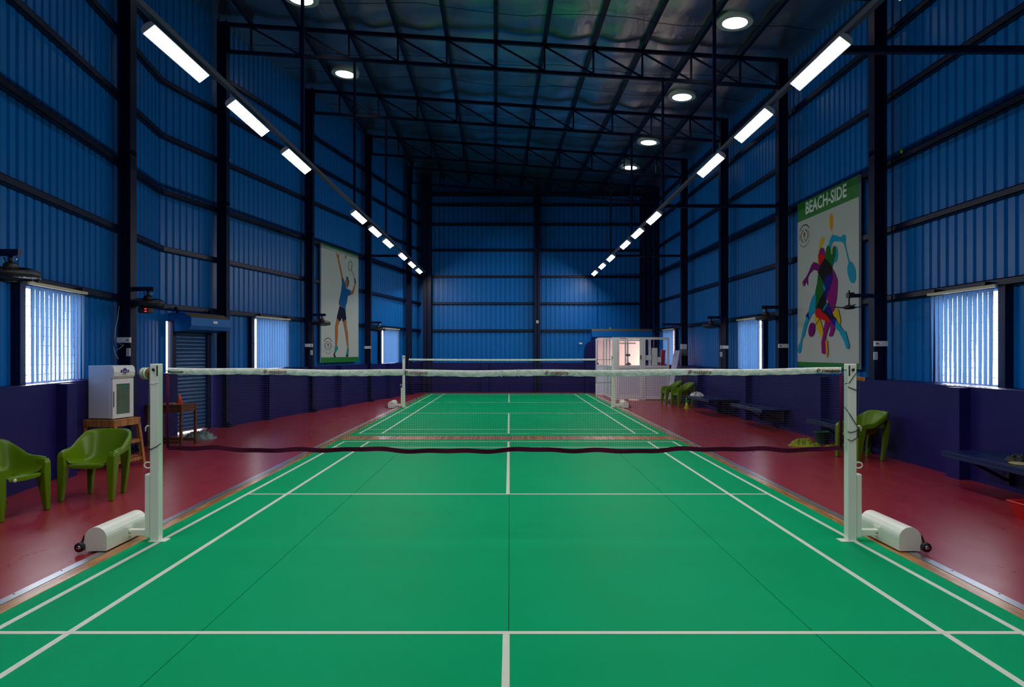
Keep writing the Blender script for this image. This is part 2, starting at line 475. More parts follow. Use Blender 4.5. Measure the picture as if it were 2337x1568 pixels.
# far wall with the entrance opening on the right
OPX = (3.72, 5.72)
fw = MB()
fw.box(XL(YF) - .3, OPX[0], YF - .20, YF + .25, 0, 1.22); fw.box(OPX[1], XR(YF) + .3, YF - .20, YF + .25, 0, 1.22)
wall_f = fw.build('wall_far', 'plinth'); struct(wall_f, 'far end wall of the hall, blue sheeting above an indigo plinth')
FC = [XL(YF) + .32, 1.17, XR(YF) - .34]
for i, (a, b) in enumerate([(XL(YF) - .2, FC[1]), (FC[1], XR(YF) + .2)]):
    cladding('cladding_sheet', wall_f, lambda x, o: (x, YF + .10 + o), a, b, 1.18, [(OPX[0], OPX[1], 0, 2.3)] if i else [], lambda p: roofz(p[0], p[1]) + .22)
    for z in GIRTS:
        aa, bb = (a + .3, b - .05) if i == 0 else (a + .05, b - .3)
        g = MB(); h = .1
        for (ya, yb, za, zb) in ((YF + .078, YF + .09, z - h / 2, z + h / 2), (YF, YF + .09, z - h / 2, z - h / 2 + .012), (YF, YF + .09, z + h / 2 - .012, z + h / 2), (YF, YF + .012, z - h / 2, z + h / 2)):
            g.box(aa, bb, ya, yb, za, zb)
        if not (i and z < 2.6): g.build('girt', 'girt', wall_f)
        else:
            g = MB().box(aa, OPX[0] - .3, YF, YF + .09, z - .05, z + .05); g.build('girt', 'girt', wall_f)
def ycol(x, w, dep, z1):
    mb = MB(); mb.box(x - w / 2, x + w / 2, YF - dep, YF - dep + .016, 0, z1); mb.box(x - w / 2, x + w / 2, YF + .05, YF + .066, 0, z1); mb.box(x - .012, x + .012, YF - dep, YF + .05, 0, z1)
    o = mb.build('column', 'steel', wall_f)
    MB().box(x - w / 2 - .06, x + w / 2 + .06, YF - dep - .08, YF - dep + .1, 0, .025).build('base_plate', 'steel', o)
ycol(FC[0], .34, .36, TOPL); ycol(FC[1], .24, .30, 8.6); ycol(FC[2], .36, .36, TOPR)
MB().box(XL(YF) + .1, XR(YF) - .1, YF - .30, YF - .14, 8.16, 8.34).build('eaves_beam', 'steel', wall_f)
for x in (-1.0,):
    MB().box(x - .14, x + .14, YF - .34, YF - .18, 0, 1.215).build('pilaster', 'plinth', wall_f)
# rounded masonry jamb left of the entrance
jp = [(3.14, 0), (3.56, 0), (3.56, 2.12), (3.40, 2.12), (3.28, 2.06), (3.20, 1.95), (3.16, 1.75), (3.14, 1.4)]
MB().prism(jp, YF - .55, YF + .1, 'y').build('door_jamb', 'plinth', wall_f)
MB().prism([(5.72, 0), (5.95, 0), (5.95, 2.2), (5.72, 2.2)], YF - .4, YF + .1, 'y').build('door_jamb', 'plinth', wall_f)

# wall behind the photographer
bw = MB().box(XL(YB) - .6, XR(YB) + .4, YB - .25, YB, 0, 1.25).build('wall_back', 'plinth'); struct(bw, 'end wall behind the photographer')
cladding('cladding_sheet', bw, lambda x, o: (x, YB - .10 - o), XL(YB) - .6, XR(YB) + .4, 1.2, [], lambda p: 9.3)

# roof: foil blanket sagging between the purlins
PUR = [-.29 + 1.085 * k for k in range(-5, 6)]
def px(k_x, d): return k_x - .0218 * (d - 15.3)
nx, ny = 100, 128
rv = []; rf = []
for j in range(ny + 1):
    d = YB - .3 + (YF + .6 - YB) * j / ny
    for i in range(nx + 1):
        x = -7.4 + 14.4 * i / nx
        ph = ((x + .0218 * (d - 15.3) + .29) / 1.085) % 1.0
        bay = min(abs(d - c) for c in COLS)
        sag = .055 * math.sin(math.pi * ph) ** 2 * (.75 + .35 * math.sin(d * 1.9 + 5 * math.floor((x + .29) / 1.085))) + .012 * math.sin(d * 7 + x * 2)
        rv.append((x, d, roofz(x, d) + .16 - sag))
for j in range(ny):
    for i in range(nx):
        a = j * (nx + 1) + i; rf.append((a, a + 1, a + nx + 2, a + nx + 1))
roof = MB().add(rv, rf, 0, True).build('ceiling', 'foil'); struct(roof, 'reflective foil roof blanket sagging between dark purlins')
MB().add([(-8, YB - .5, 9.55), (8, YB - .5, 8.75), (8, YF + .6, 8.75), (-8, YF + .6, 9.55)], [(0, 1, 2, 3)]).build('roof_sheet', 'sheet', roof)
for x0 in PUR:
    mb = MB()
    ds = [YB] + [c for c in COLS] + [YF + .1]
    for a, b in zip(ds[:-1], ds[1:]):
        xa, xb = px(x0, a), px(x0, b)
        if xa < XL(a) + .05 or xb < XL(b) + .05: continue
        mb.bar((xa, a, roofz(xa, a) + .085), (xb, b, roofz(xb, b) + .085), .085, .13)
    if mb.v: mb.build('purlin', 'steel', roof)
for i, (a, b) in enumerate(zip(COLS[:-1], COLS[1:])):   # sag wires under the blanket, one pair per bay
    for fr in (.34, .68):
        d = a + (b - a) * fr; pts = []
        for k in range(25):
            x = XL(d) + .1 + (XR(d) - XL(d) - .2) * k / 24; pts.append((x, d + .12 * math.sin(k * .9 + i), roofz(x, d) + .085 + .012 * math.sin(k * 2.3)))
        MB().tube(pts, .006, 5).build('sag_wire', 'steel', roof)

# trusses at the column lines
for i, d in enumerate(COLS):
    if i < 3: continue                     # far above the picture, nothing of it shows
    lab = {3: 'roof truss just above the top edge of the picture', 4: 'nearest visible roof truss, crossing the top of the picture', 5: 'second visible roof truss from the front',
           6: 'third visible roof truss from the front', 7: 'dim last roof truss before the far wall'}[i]
    t = thing('roof_truss', lab, 'truss', (0, d, 0), 0, 'roof trusses')
    x0, x1 = XL(d) + .2, XR(d) - .2; dep = .60
    zt = lambda x: roofz(x, d)
    MB().bar((x0, 0, zt(x0)), (x1, 0, zt(x1)), .075, .075).build('top_chord', 'steel', t)
    MB().bar((x0, 0, zt(x0) - dep), (x1, 0, zt(x1) - dep), .07, .07).build('bottom_chord', 'steel', t)
    xs = [px(p, d) for p in PUR if x0 + .1 < px(p, d) < x1 - .05]
    for k, x in enumerate(xs):
        MB().bar((x, 0, zt(x) - dep), (x, 0, zt(x)), .04).build('web_post', 'steel', t)
        xn = xs[k + 1] if k + 1 < len(xs) else x1 - .05
        MB().bar((x, 0, zt(x) - .03), (xn, 0, zt(xn) - dep + .03), .035).build('web_diagonal', 'steel', t)
    MB().bar((x0 + .05, 0, zt(x0) - dep), (x0 + .05, 0, zt(x0)), .05).build('web_post', 'steel', t)
    MB().bar((x1 - .05, 0, zt(x1) - dep), (x1 - .05, 0, zt(x1)), .05).build('web_post', 'steel', t)

# round skylights in the roof
for x, d, lab in ((4.55, 13.85, 'nearest of the four round skylights on the right of the roof'), (4.50, 17.9, 'second round skylight from the front on the right of the roof'),
                  (4.42, 21.8, 'third round skylight from the front on the right of the roof'), (4.36, 24.8, 'farthest small round skylight on the right of the roof'),
                  (-4.22, 14.0, 'round skylight cut by the top edge of the photo, left'), (-4.25, 17.9, 'only full round skylight on the left of the roof')):
    z = roofz(x, d) + .10
    t = thing('round_skylight', lab, 'skylight', (x, d, z - .02), 0, 'round skylights in the roof')
    t.rotation_euler = (0, math.atan(-(TOPR - TOPL) / 12.4), 0)
    MB().lathe([(.342, -.04), (.354, -.04), (.354, .12), (.342, .12)], 32).build('collar', 'whitep', t)
    MB().lathe([(.001, -.050), (.15, -.046), (.341, -.034), (.341, -.028), (.001, -.028)], 32).build('diffuser', 'sky', t)

# outside: wall seen through the entrance, and an added slab that shades it
struct(MB().box(1.0, 10.0, YF + 2.4, YF + 2.6, -.12, 5.0).build('wall_outside', 'pink'), 'sunlit pink house wall outside the entrance')

struct(MB().box(-1.0, 12.0, YF + .3, YF + 2.6, 2.75, 2.85).build('shade_slab_outside', 'conc'), 'unseen slab added outside the entrance to shade the pink wall')  # added out of view to keep sky light off the pink wall

# ------------------------------------------------------------------ windows and blinds
def window(n, side, a, b, closed, lab):
    F = XL if side == 'L' else XR; s = 1 if side == 'L' else -1; zb = PL if side == 'L' else PR
    A = Vector((F(a), a, 0)); B = Vector((F(b), b, 0)); L = (B - A).length
    ang = math.atan2(B.y - A.y, B.x - A.x)
    w = bpy.data.objects.new('window_%d' % n, None); COL.objects.link(w); w.location = (F(a), a, zb); w.rotation_euler = (0, 0, ang)
    struct(w, lab[0]); o = s    # local x along the wall, local y = +outwards for left, -outwards for right
    H = 2.50 - zb; yo = .05 * o
    def bx(x0, x1, y0, y1, z0, z1, mb=None):
        mb = mb or MB(); return mb.box(x0, x1, min(y0, y1), max(y0, y1), z0, z1)
    bx(-.13, .0, .10 * o, -.01 * o, 0, H + .02).build('jamb', 'steel', w); bx(L, L + .07, .10 * o, 0, 0, H + .02).build('jamb', 'steel', w)
    fr = MB(); bx(0, L, .075 * o, .11 * o, 0, .03, fr); bx(0, L, .075 * o, .11 * o, H - .03, H, fr)
    for x in (0, L / 2 - .015, L - .03): bx(x, x + .03, .075 * o, .11 * o, .03, H - .03, fr)
    fr.build('window_frame', 'whitep', w)
    for x0, x1 in ((.03, L / 2 - .015), (L / 2 + .015, L - .03)): bx(x0, x1, .09 * o, .094 * o, .03, H - .03).build('pane', 'pane', w)
    k = 0; z = .12
    while z < H - .05:
        MB().tube([(0, yo + .045 * o * .4, z), (L, yo + .045 * o * .4, z)], .005, 6).build('grille_bar', 'darkm', w); z += .125
    for x in (L * .2, L * .4, L * .6, L * .8): MB().tube([(x, yo + .01 * o, 0), (x, yo + .01 * o, H)], .004, 6).build('grille_bar', 'darkm', w)
    # blind
    t = thing('vertical_blind', lab[1], 'blind', (F(a), a, zb), ang, 'vertical window blinds')
    yb = -.05 * o
    MB().cbox(-.03, L + .10, min(yb - .02, yb + .02), max(yb - .02, yb + .02), H + .005, H + .045, .006).build('headrail', 'headrail', t)
    for x in (.15, L - .1): bx(x - .02, x + .05, -.02 * o, -.09 * o, H + .045, H + .09).build('bracket', 'darkm', t)
    ns = 13; pitch = (L + .02) / ns; wd = pitch * (1.18 if closed else 1.10)
    for i in range(ns):
        cx = .02 + pitch * (i + .5); mb = MB(); rows = 10
        if closed: a0, a1 = .035, .045
        else:
            a0 = random.uniform(.03, .09); a1 = random.uniform(.16, .30) * (1.7 if random.random() < .2 else 1.0)
        v = []
        for r in range(rows + 1):
            tt = r / rows; an = (a0 + (a1 - a0) * tt ** .8) * s; z = H - .01 - (H - .035) * tt
            sw = 0 if closed else random.uniform(-.002, .002)
            for e in (-1, 0, 1):
                v.append((cx + e * wd / 2 * math.cos(an) + sw, yb + e * wd / 2 * math.sin(an) * 1.0 + (.006 if e == 0 else 0), z))
        f = []
        for r in range(rows):
            for e in (0, 1): f.append((r * 3 + e, r * 3 + e + 1, r * 3 + e + 4, r * 3 + e + 3))
        mb.add(v, f, 0, True)
        mb.build('slat', 'blind', t)
    chain = [(.02 + pitch * (i + .5) + dx, yb, .03 + dz) for i in range(ns - 1) for dx, dz in ((0, 0), (pitch / 2, -.012))]
    MB().tube(chain, .002, 4).build('bottom_chain', 'whitep', t)
window(1, 'L', *WIN_L[0], False, ('barred window at the left picture edge', 'half open blue vertical blind at the left picture edge, above the green chairs'))
window(2, 'L', *WIN_L[1], True, ('barred window right of the roller shutter door', 'closed blue vertical blind between the roller shutter and the player poster'))
window(3, 'L', *WIN_L[2], True, ('small distant window near the far left corner', 'small bright blue blind on the left wall near the far corner'))
window(4, 'R', *WIN_R[0], False, ('barred window at the right picture edge', 'large blue vertical blind at right, above the near blue bench'))
window(5, 'R', *WIN_R[1], True, ('window on the right wall left of the tall poster', 'narrow blue vertical blind on the right wall between two caged fans'))
window(6, 'R', *WIN_R[2], True, ('distant window behind the white partition', 'slim blue blind at right of the white glazed partition'))

# ------------------------------------------------------------------ roller shutter door on the left wall
a, b = DOOR_L
ang = math.atan2(b - a, XL(b) - XL(a))
dr = bpy.data.objects.new('door_1', None); COL.objects.link(dr); dr.location = (XL(a), a, 0); dr.rotation_euler = (0, 0, ang); struct(dr, 'blue roller shutter door in the left wall')
L = math.hypot(b - a, XL(b) - XL(a))     # local x along the wall, local y outwards
for x, w_ in ((.03, .10), (L - .11, .13)): MB().box(x, x + w_, -.02, .10, 0, 2.3).build('guide_rail', 'steel', dr)
z = .045; sl = None
while z < 2.28:
    if sl is None:
        mb = MB(); n = 6; pr = [(.03, 0)] + [(.03 - .022 * math.sin(math.pi * k / n), .08 * k / n) for k in range(1, n)] + [(.03, .08), (.040, .08), (.040, 0)]
        mb.prism(pr, .11, L - .10, 'x'); sl = mb.build('shutter_slat', 'tread', dr); sl.location.z = z
    else:
        o = link('shutter_slat', sl.data, dr); o.location.z = z
    z += .0785
MB().box(.11, L - .10, .02, .045, .02, .05).build('bottom_bar', 'alu', dr)
hp = [(-.38, 2.12), (-.10, 2.08), (.05, 2.08), (.05, 2.46), (-.24, 2.46), (-.43, 2.36), (-.43, 2.20)]
hd = MB(); hd.prism(hp, .04, L + .14, 'x'); ho = hd.build('shutter_hood', 'sheet', dr)
MB().add([(.05, -.245, 2.464), (L + .13, -.245, 2.464), (L + .13, -.428, 2.366), (.05, -.428, 2.366), (.05, -.242, 2.460), (L + .13, -.242, 2.460), (L + .13, -.424, 2.364), (.05, -.424, 2.364)],
         [(0, 1, 2, 3), (4, 5, 6, 7), (0, 1, 5, 4), (1, 2, 6, 5), (2, 3, 7, 6), (3, 0, 4, 7)]).build('dusty_top', 'hoodtop', ho)
MB().box(L * .60, L * .60 + .14, -.436, -.429, 2.26, 2.31).build('sticker', 'paper', ho)
for x in (.05, L - .1): MB().bar((x, -.12, 2.45), (x, -.06, 2.56), .05).build('hanger', 'steel', ho)

# ------------------------------------------------------------------ light rails and LED battens
RAILX, RAILZ = 3.42, 4.905
FIX = {-1: [1.2, 3.2, 5.2, 7.23, 9.19, 11.26, 15.9, 17.8, 19.7, 22.4, 24.5, 26.4], 1: [1.4, 3.4, 5.4, 7.47, 9.49, 11.5, 16.0, 18.04, 19.95, 22.8, 24.9, 27.1]}
ORD = ['', '', '', 'first visible', 'second', 'third', 'fourth', 'fifth', 'sixth', 'seventh', 'eighth', 'ninth and farthest']
proto = None
for s in (-1, 1):
    nm = 'left' if s < 0 else 'right'
    t = thing('light_rail', 'long dark steel rail carrying the %s row of light battens' % nm, 'light rail', (s * RAILX, 0, RAILZ), 0, 'light rails')
    MB().box(-.03, .03, .2, 27.9, -.03, .03).build('bar', 'rail', t)
    F = XL if s < 0 else XR
    for d in ((23.20,) if s < 0 else (7.40, 15.30, 23.20)):
        x1 = F(d, .23 if s < 0 else .34) - s * RAILX
        MB().bar((0, d, 0), (x1, d, 0), .06, .075).build('wall_arm', 'steel', t)
    for d in COLS[3:7]:
        MB().box(-.025, .025, d - .025, d + .025, .03, roofz(s * RAILX, d) - RAILZ - .55).build('hanger', 'steel', t)
    for i, d in enumerate(FIX[s]):
        lab = ('%s light batten from the front on the %s rail' % (ORD[i], nm)) if i > 2 else 'light batten above the top picture edge, %s before the visible ones on the %s rail' % (('third', 'second', 'first')[i], nm)
        if proto is None:
            f = thing('light_batten', lab, 'light', (0, 0, 0), 0, 'LED battens on the rails')
            MB().prism([(-.075, -.012), (.075, -.012), (.066, .03), (.03, .05), (-.03, .05), (-.066, .03)], -.61, .61, 'y').build('housing', 'housing', f)
            MB().add([(-.064, -.598, -.0135), (.064, -.598, -.0135), (.064, .598, -.0135), (-.064, .598, -.0135)], [(0, 3, 2, 1)]).build('diffuser', 'lens', f)
            for y in (-.36, .36):
                MB().tube([(-.01, y, .045), (-.012, y, .085), (.012, y, .105), (.03, y, .085)], .008, 6).build('hook', 'whitep', f)
            proto = f
        else:
            f = copy_tree(proto); f['label'] = lab
        f.location = (s * (RAILX + .035 if s < 0 else RAILX - .05), d, 4.775)
        f.rotation_euler = (0, math.radians(37) * s, 0)

# ------------------------------------------------------------------ nets
def strand(V, Fc, pts, r):
    o = len(V); n = len(pts)
    for i, p in enumerate(pts):
        q = pts[min(i + 1, n - 1)]; b = pts[max(i - 1, 0)]
        vert = abs(q[2] - b[2]) > abs(q[0] - b[0])
        for k in range(3):
            an = 2 * math.pi * k / 3
            V.append((p[0] + (r * math.cos(an) if vert else 0), p[1] + r * math.sin(an), p[2] + (0 if vert else r * math.cos(an))))
    for i in range(n - 1):
        for k in range(3): Fc.append((o + i * 3 + k, o + i * 3 + (k + 1) % 3, o + i * 3 + 3 + (k + 1) % 3, o + i * 3 + 3 + k))
def make_net(y, x0, x1, ztop, zbot, label, tw, near):
    t = thing('badminton_net', label, 'net', (0, y, 0))
    top = lambda x: ztop + (.022 if near else .012) * (2 * (x - x0) / (x1 - x0) - 1) ** 2 + (.004 * math.sin(x * 5.1) if near else 0)
    bot = lambda x: zbot + (.007 * math.sin(x * 4.1 + .6) + .006 * math.sin(x * 9.3) + .004 * math.sin(x * 17 + 1) + .02 * (2 * (x - x0) / (x1 - x0) - 1) ** 2 if near else 0)
    yy = lambda x, v: .010 * math.sin(x * 2.7 + 1) * v * (1 - v) * 4
    V, Fc = [], []; n = int((x1 - x0) / .0197); r = .00062 if near else .0006
    for i in range(n + 1):
        x = x0 + (x1 - x0) * i / n
        strand(V, Fc, [(x + .004 * math.sin(v * 3 + x * 7), yy(x, v), bot(x) + (top(x) - bot(x)) * v) for v in (0, .25, .5, .75, 1)], r)
    m = int((ztop - zbot) / .0197)
    for j in range(1, m):
        v = j / m
        strand(V, Fc, [(x0 + (x1 - x0) * i / 90, yy(x0 + (x1 - x0) * i / 90, v), bot(x0 + (x1 - x0) * i / 90) + (top(x0 + (x1 - x0) * i / 90) - bot(x0 + (x1 - x0) * i / 90)) * v) for i in range(91)], r)
    MB().add(V, Fc).build('net_mesh', 'net', t, kind='stuff')
    # folded top tape, slightly wrinkled
    V = []; Fc = []; K = 150
    for i in range(K + 1):
        x = x0 + (x1 - x0) * i / K; z = top(x); wr = (.0035 * math.sin(i * 1.7) + .002 * math.sin(i * .53)) if near else 0
        for dy, dz in ((-.004, -tw), (-.009 - wr, -tw * .55), (-.006, -.006), (0, 0), (.006, -.006), (.008, -tw * .5), (.004, -tw)):
            V.append((x, dy, z + dz + (wr * .6 if dz == -tw else 0)))
    for i in range(K):
        for k in range(6): Fc.append((i * 7 + k, i * 7 + k + 1, i * 7 + 8 + k, i * 7 + 7 + k))
    tp = MB().add(V, Fc, 0, True).build('top_tape', 'tape', t)
    V = []; Fc = []; bw = .038 if near else .012
    for i in range(K + 1):
        x = x0 + (x1 - x0) * i / K; z = bot(x); wv = .006 * math.sin(i * .37) if near else 0
        for dy, dz in ((-.004 + wv, -bw / 2), (-.005, bw / 2), (.005, bw / 2), (.004 + wv, -bw / 2)): V.append((x, dy, z + dz))
    for i in range(K):
        for k in range(4): Fc.append((i * 4 + k, i * 4 + (k + 1) % 4, i * 4 + 4 + (k + 1) % 4, i * 4 + 4 + k))
    MB().add(V, Fc, 0, False).build('bottom_tape', 'maroon', t)
    for x in (x0, x1):
        MB().tube([(x, 0, bot(x)), (x, -.004, (bot(x) + top(x)) / 2), (x, 0, top(x) - tw)], .012 if near else .006, 6).build('side_tape', 'maroon', t)
    if near:
        for x in (-2.03, -.80, .43, 1.68, 2.80):
            text_obj('printed_word', 'maspro', .052, 'print', tp, (x + .025, -.0145, top(x) - tw * .52), (math.radians(90), 0, 0), 1.0)
            ring = MB(); pts = [(x - .082 + .014 * math.cos(a_ * .42), -.0145, top(x) - tw * .52 + .016 * math.sin(a_ * .42)) for a_ in range(12)]
            ring.tube(pts, .0028, 5); ring.tube([(x - .09, -.0145, top(x) - tw * .5), (x - .075, -.0145, top(x) - tw * .62)], .003, 5); ring.build('printed_mark', 'print', tp)
        for x in (-2.83, 2.78):   # cords lacing the tape to the post
            MB().tube([(x, -.012, top(x) - .03), (x + (-.08 if x < 0 else .10), -.018, top(x) - .034), (x + (-.17 if x < 0 else .2), -.01, top(x) - .02)], .004, 5).build('lacing', 'black', t)
        for x in (-1.12, -.9, -.05, .10): MB().box(x - .004, x + .004, -.016, .012, top(x) - tw - .003, top(x) + .003).build('tape_tie', 'tape', t)
    else:
        for z in (ztop - .02, zbot):
            MB().tube([(x1, 0, z), (x1 + .25, -.01, z + .004), (x1 + .452, -.005, z + .008)], .006, 5).build('lacing', 'black', t)
            MB().tube([(x0, 0, z), (x0 - .112, -.005, z + .006)], .005, 5).build('lacing', 'black', t)
    return t
N1, N2 = 6.03, 20.65
make_net(N1, -2.97, 2.92, 1.505, .80, 'near badminton net with white branded tape across the foreground', .055, True)
make_net(N2, -3.00, 2.62, 1.455, .745, 'distant badminton net on the far court', .052, False)

def net_post(x, y, s, label):
    """s = outward direction along X"""
    t = thing('net_post', label, 'net post', (x, y, FZ), 0, 'net posts')
    def bx(a, b, y0, y1, z0, z1, c=0, nm=None, mat='white', par=None):
        a, b = sorted((a * s, b * s)); mb = MB()
        mb = mb.cbox(a, b, y0, y1, z0, z1, c) if c else mb.box(a, b, y0, y1, z0, z1)
        return mb.build(nm, mat, par or t)
    up = bx(-.038, .038, -.038, .038, .0, 1.545, .004, 'upright')
    bx(-.032, -.020, -.040, -.036, 1.44, 1.53, 0, 'slot', 'black', up); bx(.0395, .088, -.034, .034, .03, .585, .008, 'sleeve')
    bx(-.10, .05, -.05, .05, -.001, .005, 0, 'base_plate')
    bx(.08, .235, -.028, .028, .045, .10, .004, 'foot_arm')
    bx(.226, .236, -.05, .05, .035, .125, 0, 'arm_plate')
    MB().lathe([(.010, 0), (.010, .016), (.006, .02)], 8, (s * .215, -.03, .075), 0, 'y').build('bolt', 'chrome', t)
    # arched counterweight
    r = .092; pr = [(-r, .0), (r, .0)] + [(r * math.cos(math.pi * k / 14), .105 + r * math.sin(math.pi * k / 14)) for k in range(15)]
    mb = MB(); cx = s * (.236 + r); mb.prism([(cx + u, w + .004) for u, w in pr], -.34, .29, 'y')
    cw = mb.build('counterweight', 'white', t); md = cw.modifiers.new('edge', 'BEVEL'); md.width = .006; md.segments = 2; md.limit_method = 'ANGLE'
    for yy in (-.355, .27):
        wx = s * (.236 + 2 * r + .028)
        w = MB().lathe([(.020, -.018), (.038, -.016), (.040, 0), (.038, .016), (.020, .018)], 20, (wx, yy, .041), 0, 'y').build('wheel', 'black', t)
        MB().lathe([(.016, -.026), (.018, -.02), (.018, .02), (.016, .026)], 12, (wx, yy, .041), 0, 'y').build('hub', 'chrome', w)
        MB().bar((wx, yy, .041), (wx - s * .022, yy + .03, .13), .012, .012).build('wheel_bracket', 'darkm', t)
    # hooks and winding gear
    h = MB().tube([(s * .036, -.01, .985), (s * .05, -.012, 1.003), (s * .075, -.012, 1.003), (s * .088, -.012, .985), (s * .088, -.012, .955)], .006, 8); h.build('hook', 'white', t)
    h = MB().tube([(s * (.038 + .03 + .032 * math.cos(a)), -.012, .66 + .026 * math.sin(a)) for a in [math.pi - .9 + k * (2 * math.pi - 1.0) / 12 * -1 for k in range(13)]], .006, 8); h.build('ring_hook', 'white', t)
    MB().lathe([(.013, 0), (.013, .006), (.008, .010)], 10, (s * .004, -.048, 1.495), 0, 'y').build('pulley_bolt', 'darkm', t)
    return t
pL = net_post(-3.07, N1, -1, 'near left white net post on an arched wheeled weight')
pR = net_post(3.00, N1, 1, 'near right white net post wrapped with black cord')
net_post(-3.15, N2, -1, 'far left white net post, small, by the left wall')
net_post(3.11, N2, 1, 'far right white net post in front of the glazed partition')
# cords
MB().tube([(-.042, -.03, 1.50), (-.05, -.03, 1.2), (-.048, -.03, 1.0), (-.05, -.03, .70)], .003, 5).build('tension_cord', 'grey', pL)
MB().tube([(-.042, -.041, 1.38), (-.01, -.042, 1.37), (.04, -.041, 1.385)], .0025, 5).build('string', 'whitep', pL)
MB().tube([(-.055, -.03, .80), (-.02, -.046, .805), (.03, -.046, .83), (.05, -.02, .85)], .004, 5).build('tie_cord', 'black', pL)
for pts in ([(.036, -.04, 1.47), (-.03, -.044, 1.38), (-.045, 0, 1.37)], [(-.04, -.041, 1.345), (.036, -.043, 1.315)], [(-.062, -.02, 1.17), (-.02, -.044, 1.10), (.03, -.045, 1.02), (.058, -.03, .985), (.06, -.02, .90)],
            [(-.042, -.04, .955), (-.01, -.046, .95), (.036, -.044, .965), (.055, -.02, .985)], [(-.042, -.04, .89), (-.01, -.046, .875), (.04, -.042, .905), (.056, -.02, .98)]):
    MB().tube(pts, .0035, 6).build('tie_cord', 'black', pR)
MB().tube([(.045, -.02, 1.46), (.075, -.015, 1.43), (.06, -.015, 1.06)], .003, 5).build('tension_cord', 'grey', pR)
wbk = MB().cbox(.0, .075, -.02, .022, 0, .035, .004); o = wbk.build('wooden_block', 'wood'); o.location = (3.045, N1 - .01, 1.415); o.rotation_euler = (0, math.radians(8), math.radians(10)); tag(o, 'small wooden block tied to the top of the right net post', 'wood block')
# cardboard shuttle tube cut-off slipped on the left post
tb = thing('cardboard_tube', 'short open cardboard tube fixed near the top of the left net post', 'tube', (-3.125, N1 - .01, 1.475), math.radians(-18))
prf = [(.046, 0), (.050, 0), (.050, -.075), (.046, -.075), (.046, 0)]
MB().lathe([(r, z) for r, z in prf], 24, (0, 0, 0), 0, 'x').build('wall_of_tube', 'card', tb)
MB().lathe([(.0505, -.004), (.0512, -.004), (.0512, -.06), (.0505, -.06)], 24, (0, 0, 0), 0, 'x').build('printed_wrap', 'whitep', tb)
MB().lathe([(.0513, -.02), (.0516, -.02), (.0516, -.032), (.0513, -.032)], 24, (0, 0, 0), 0, 'x').build('green_band', 'gcone', tb)

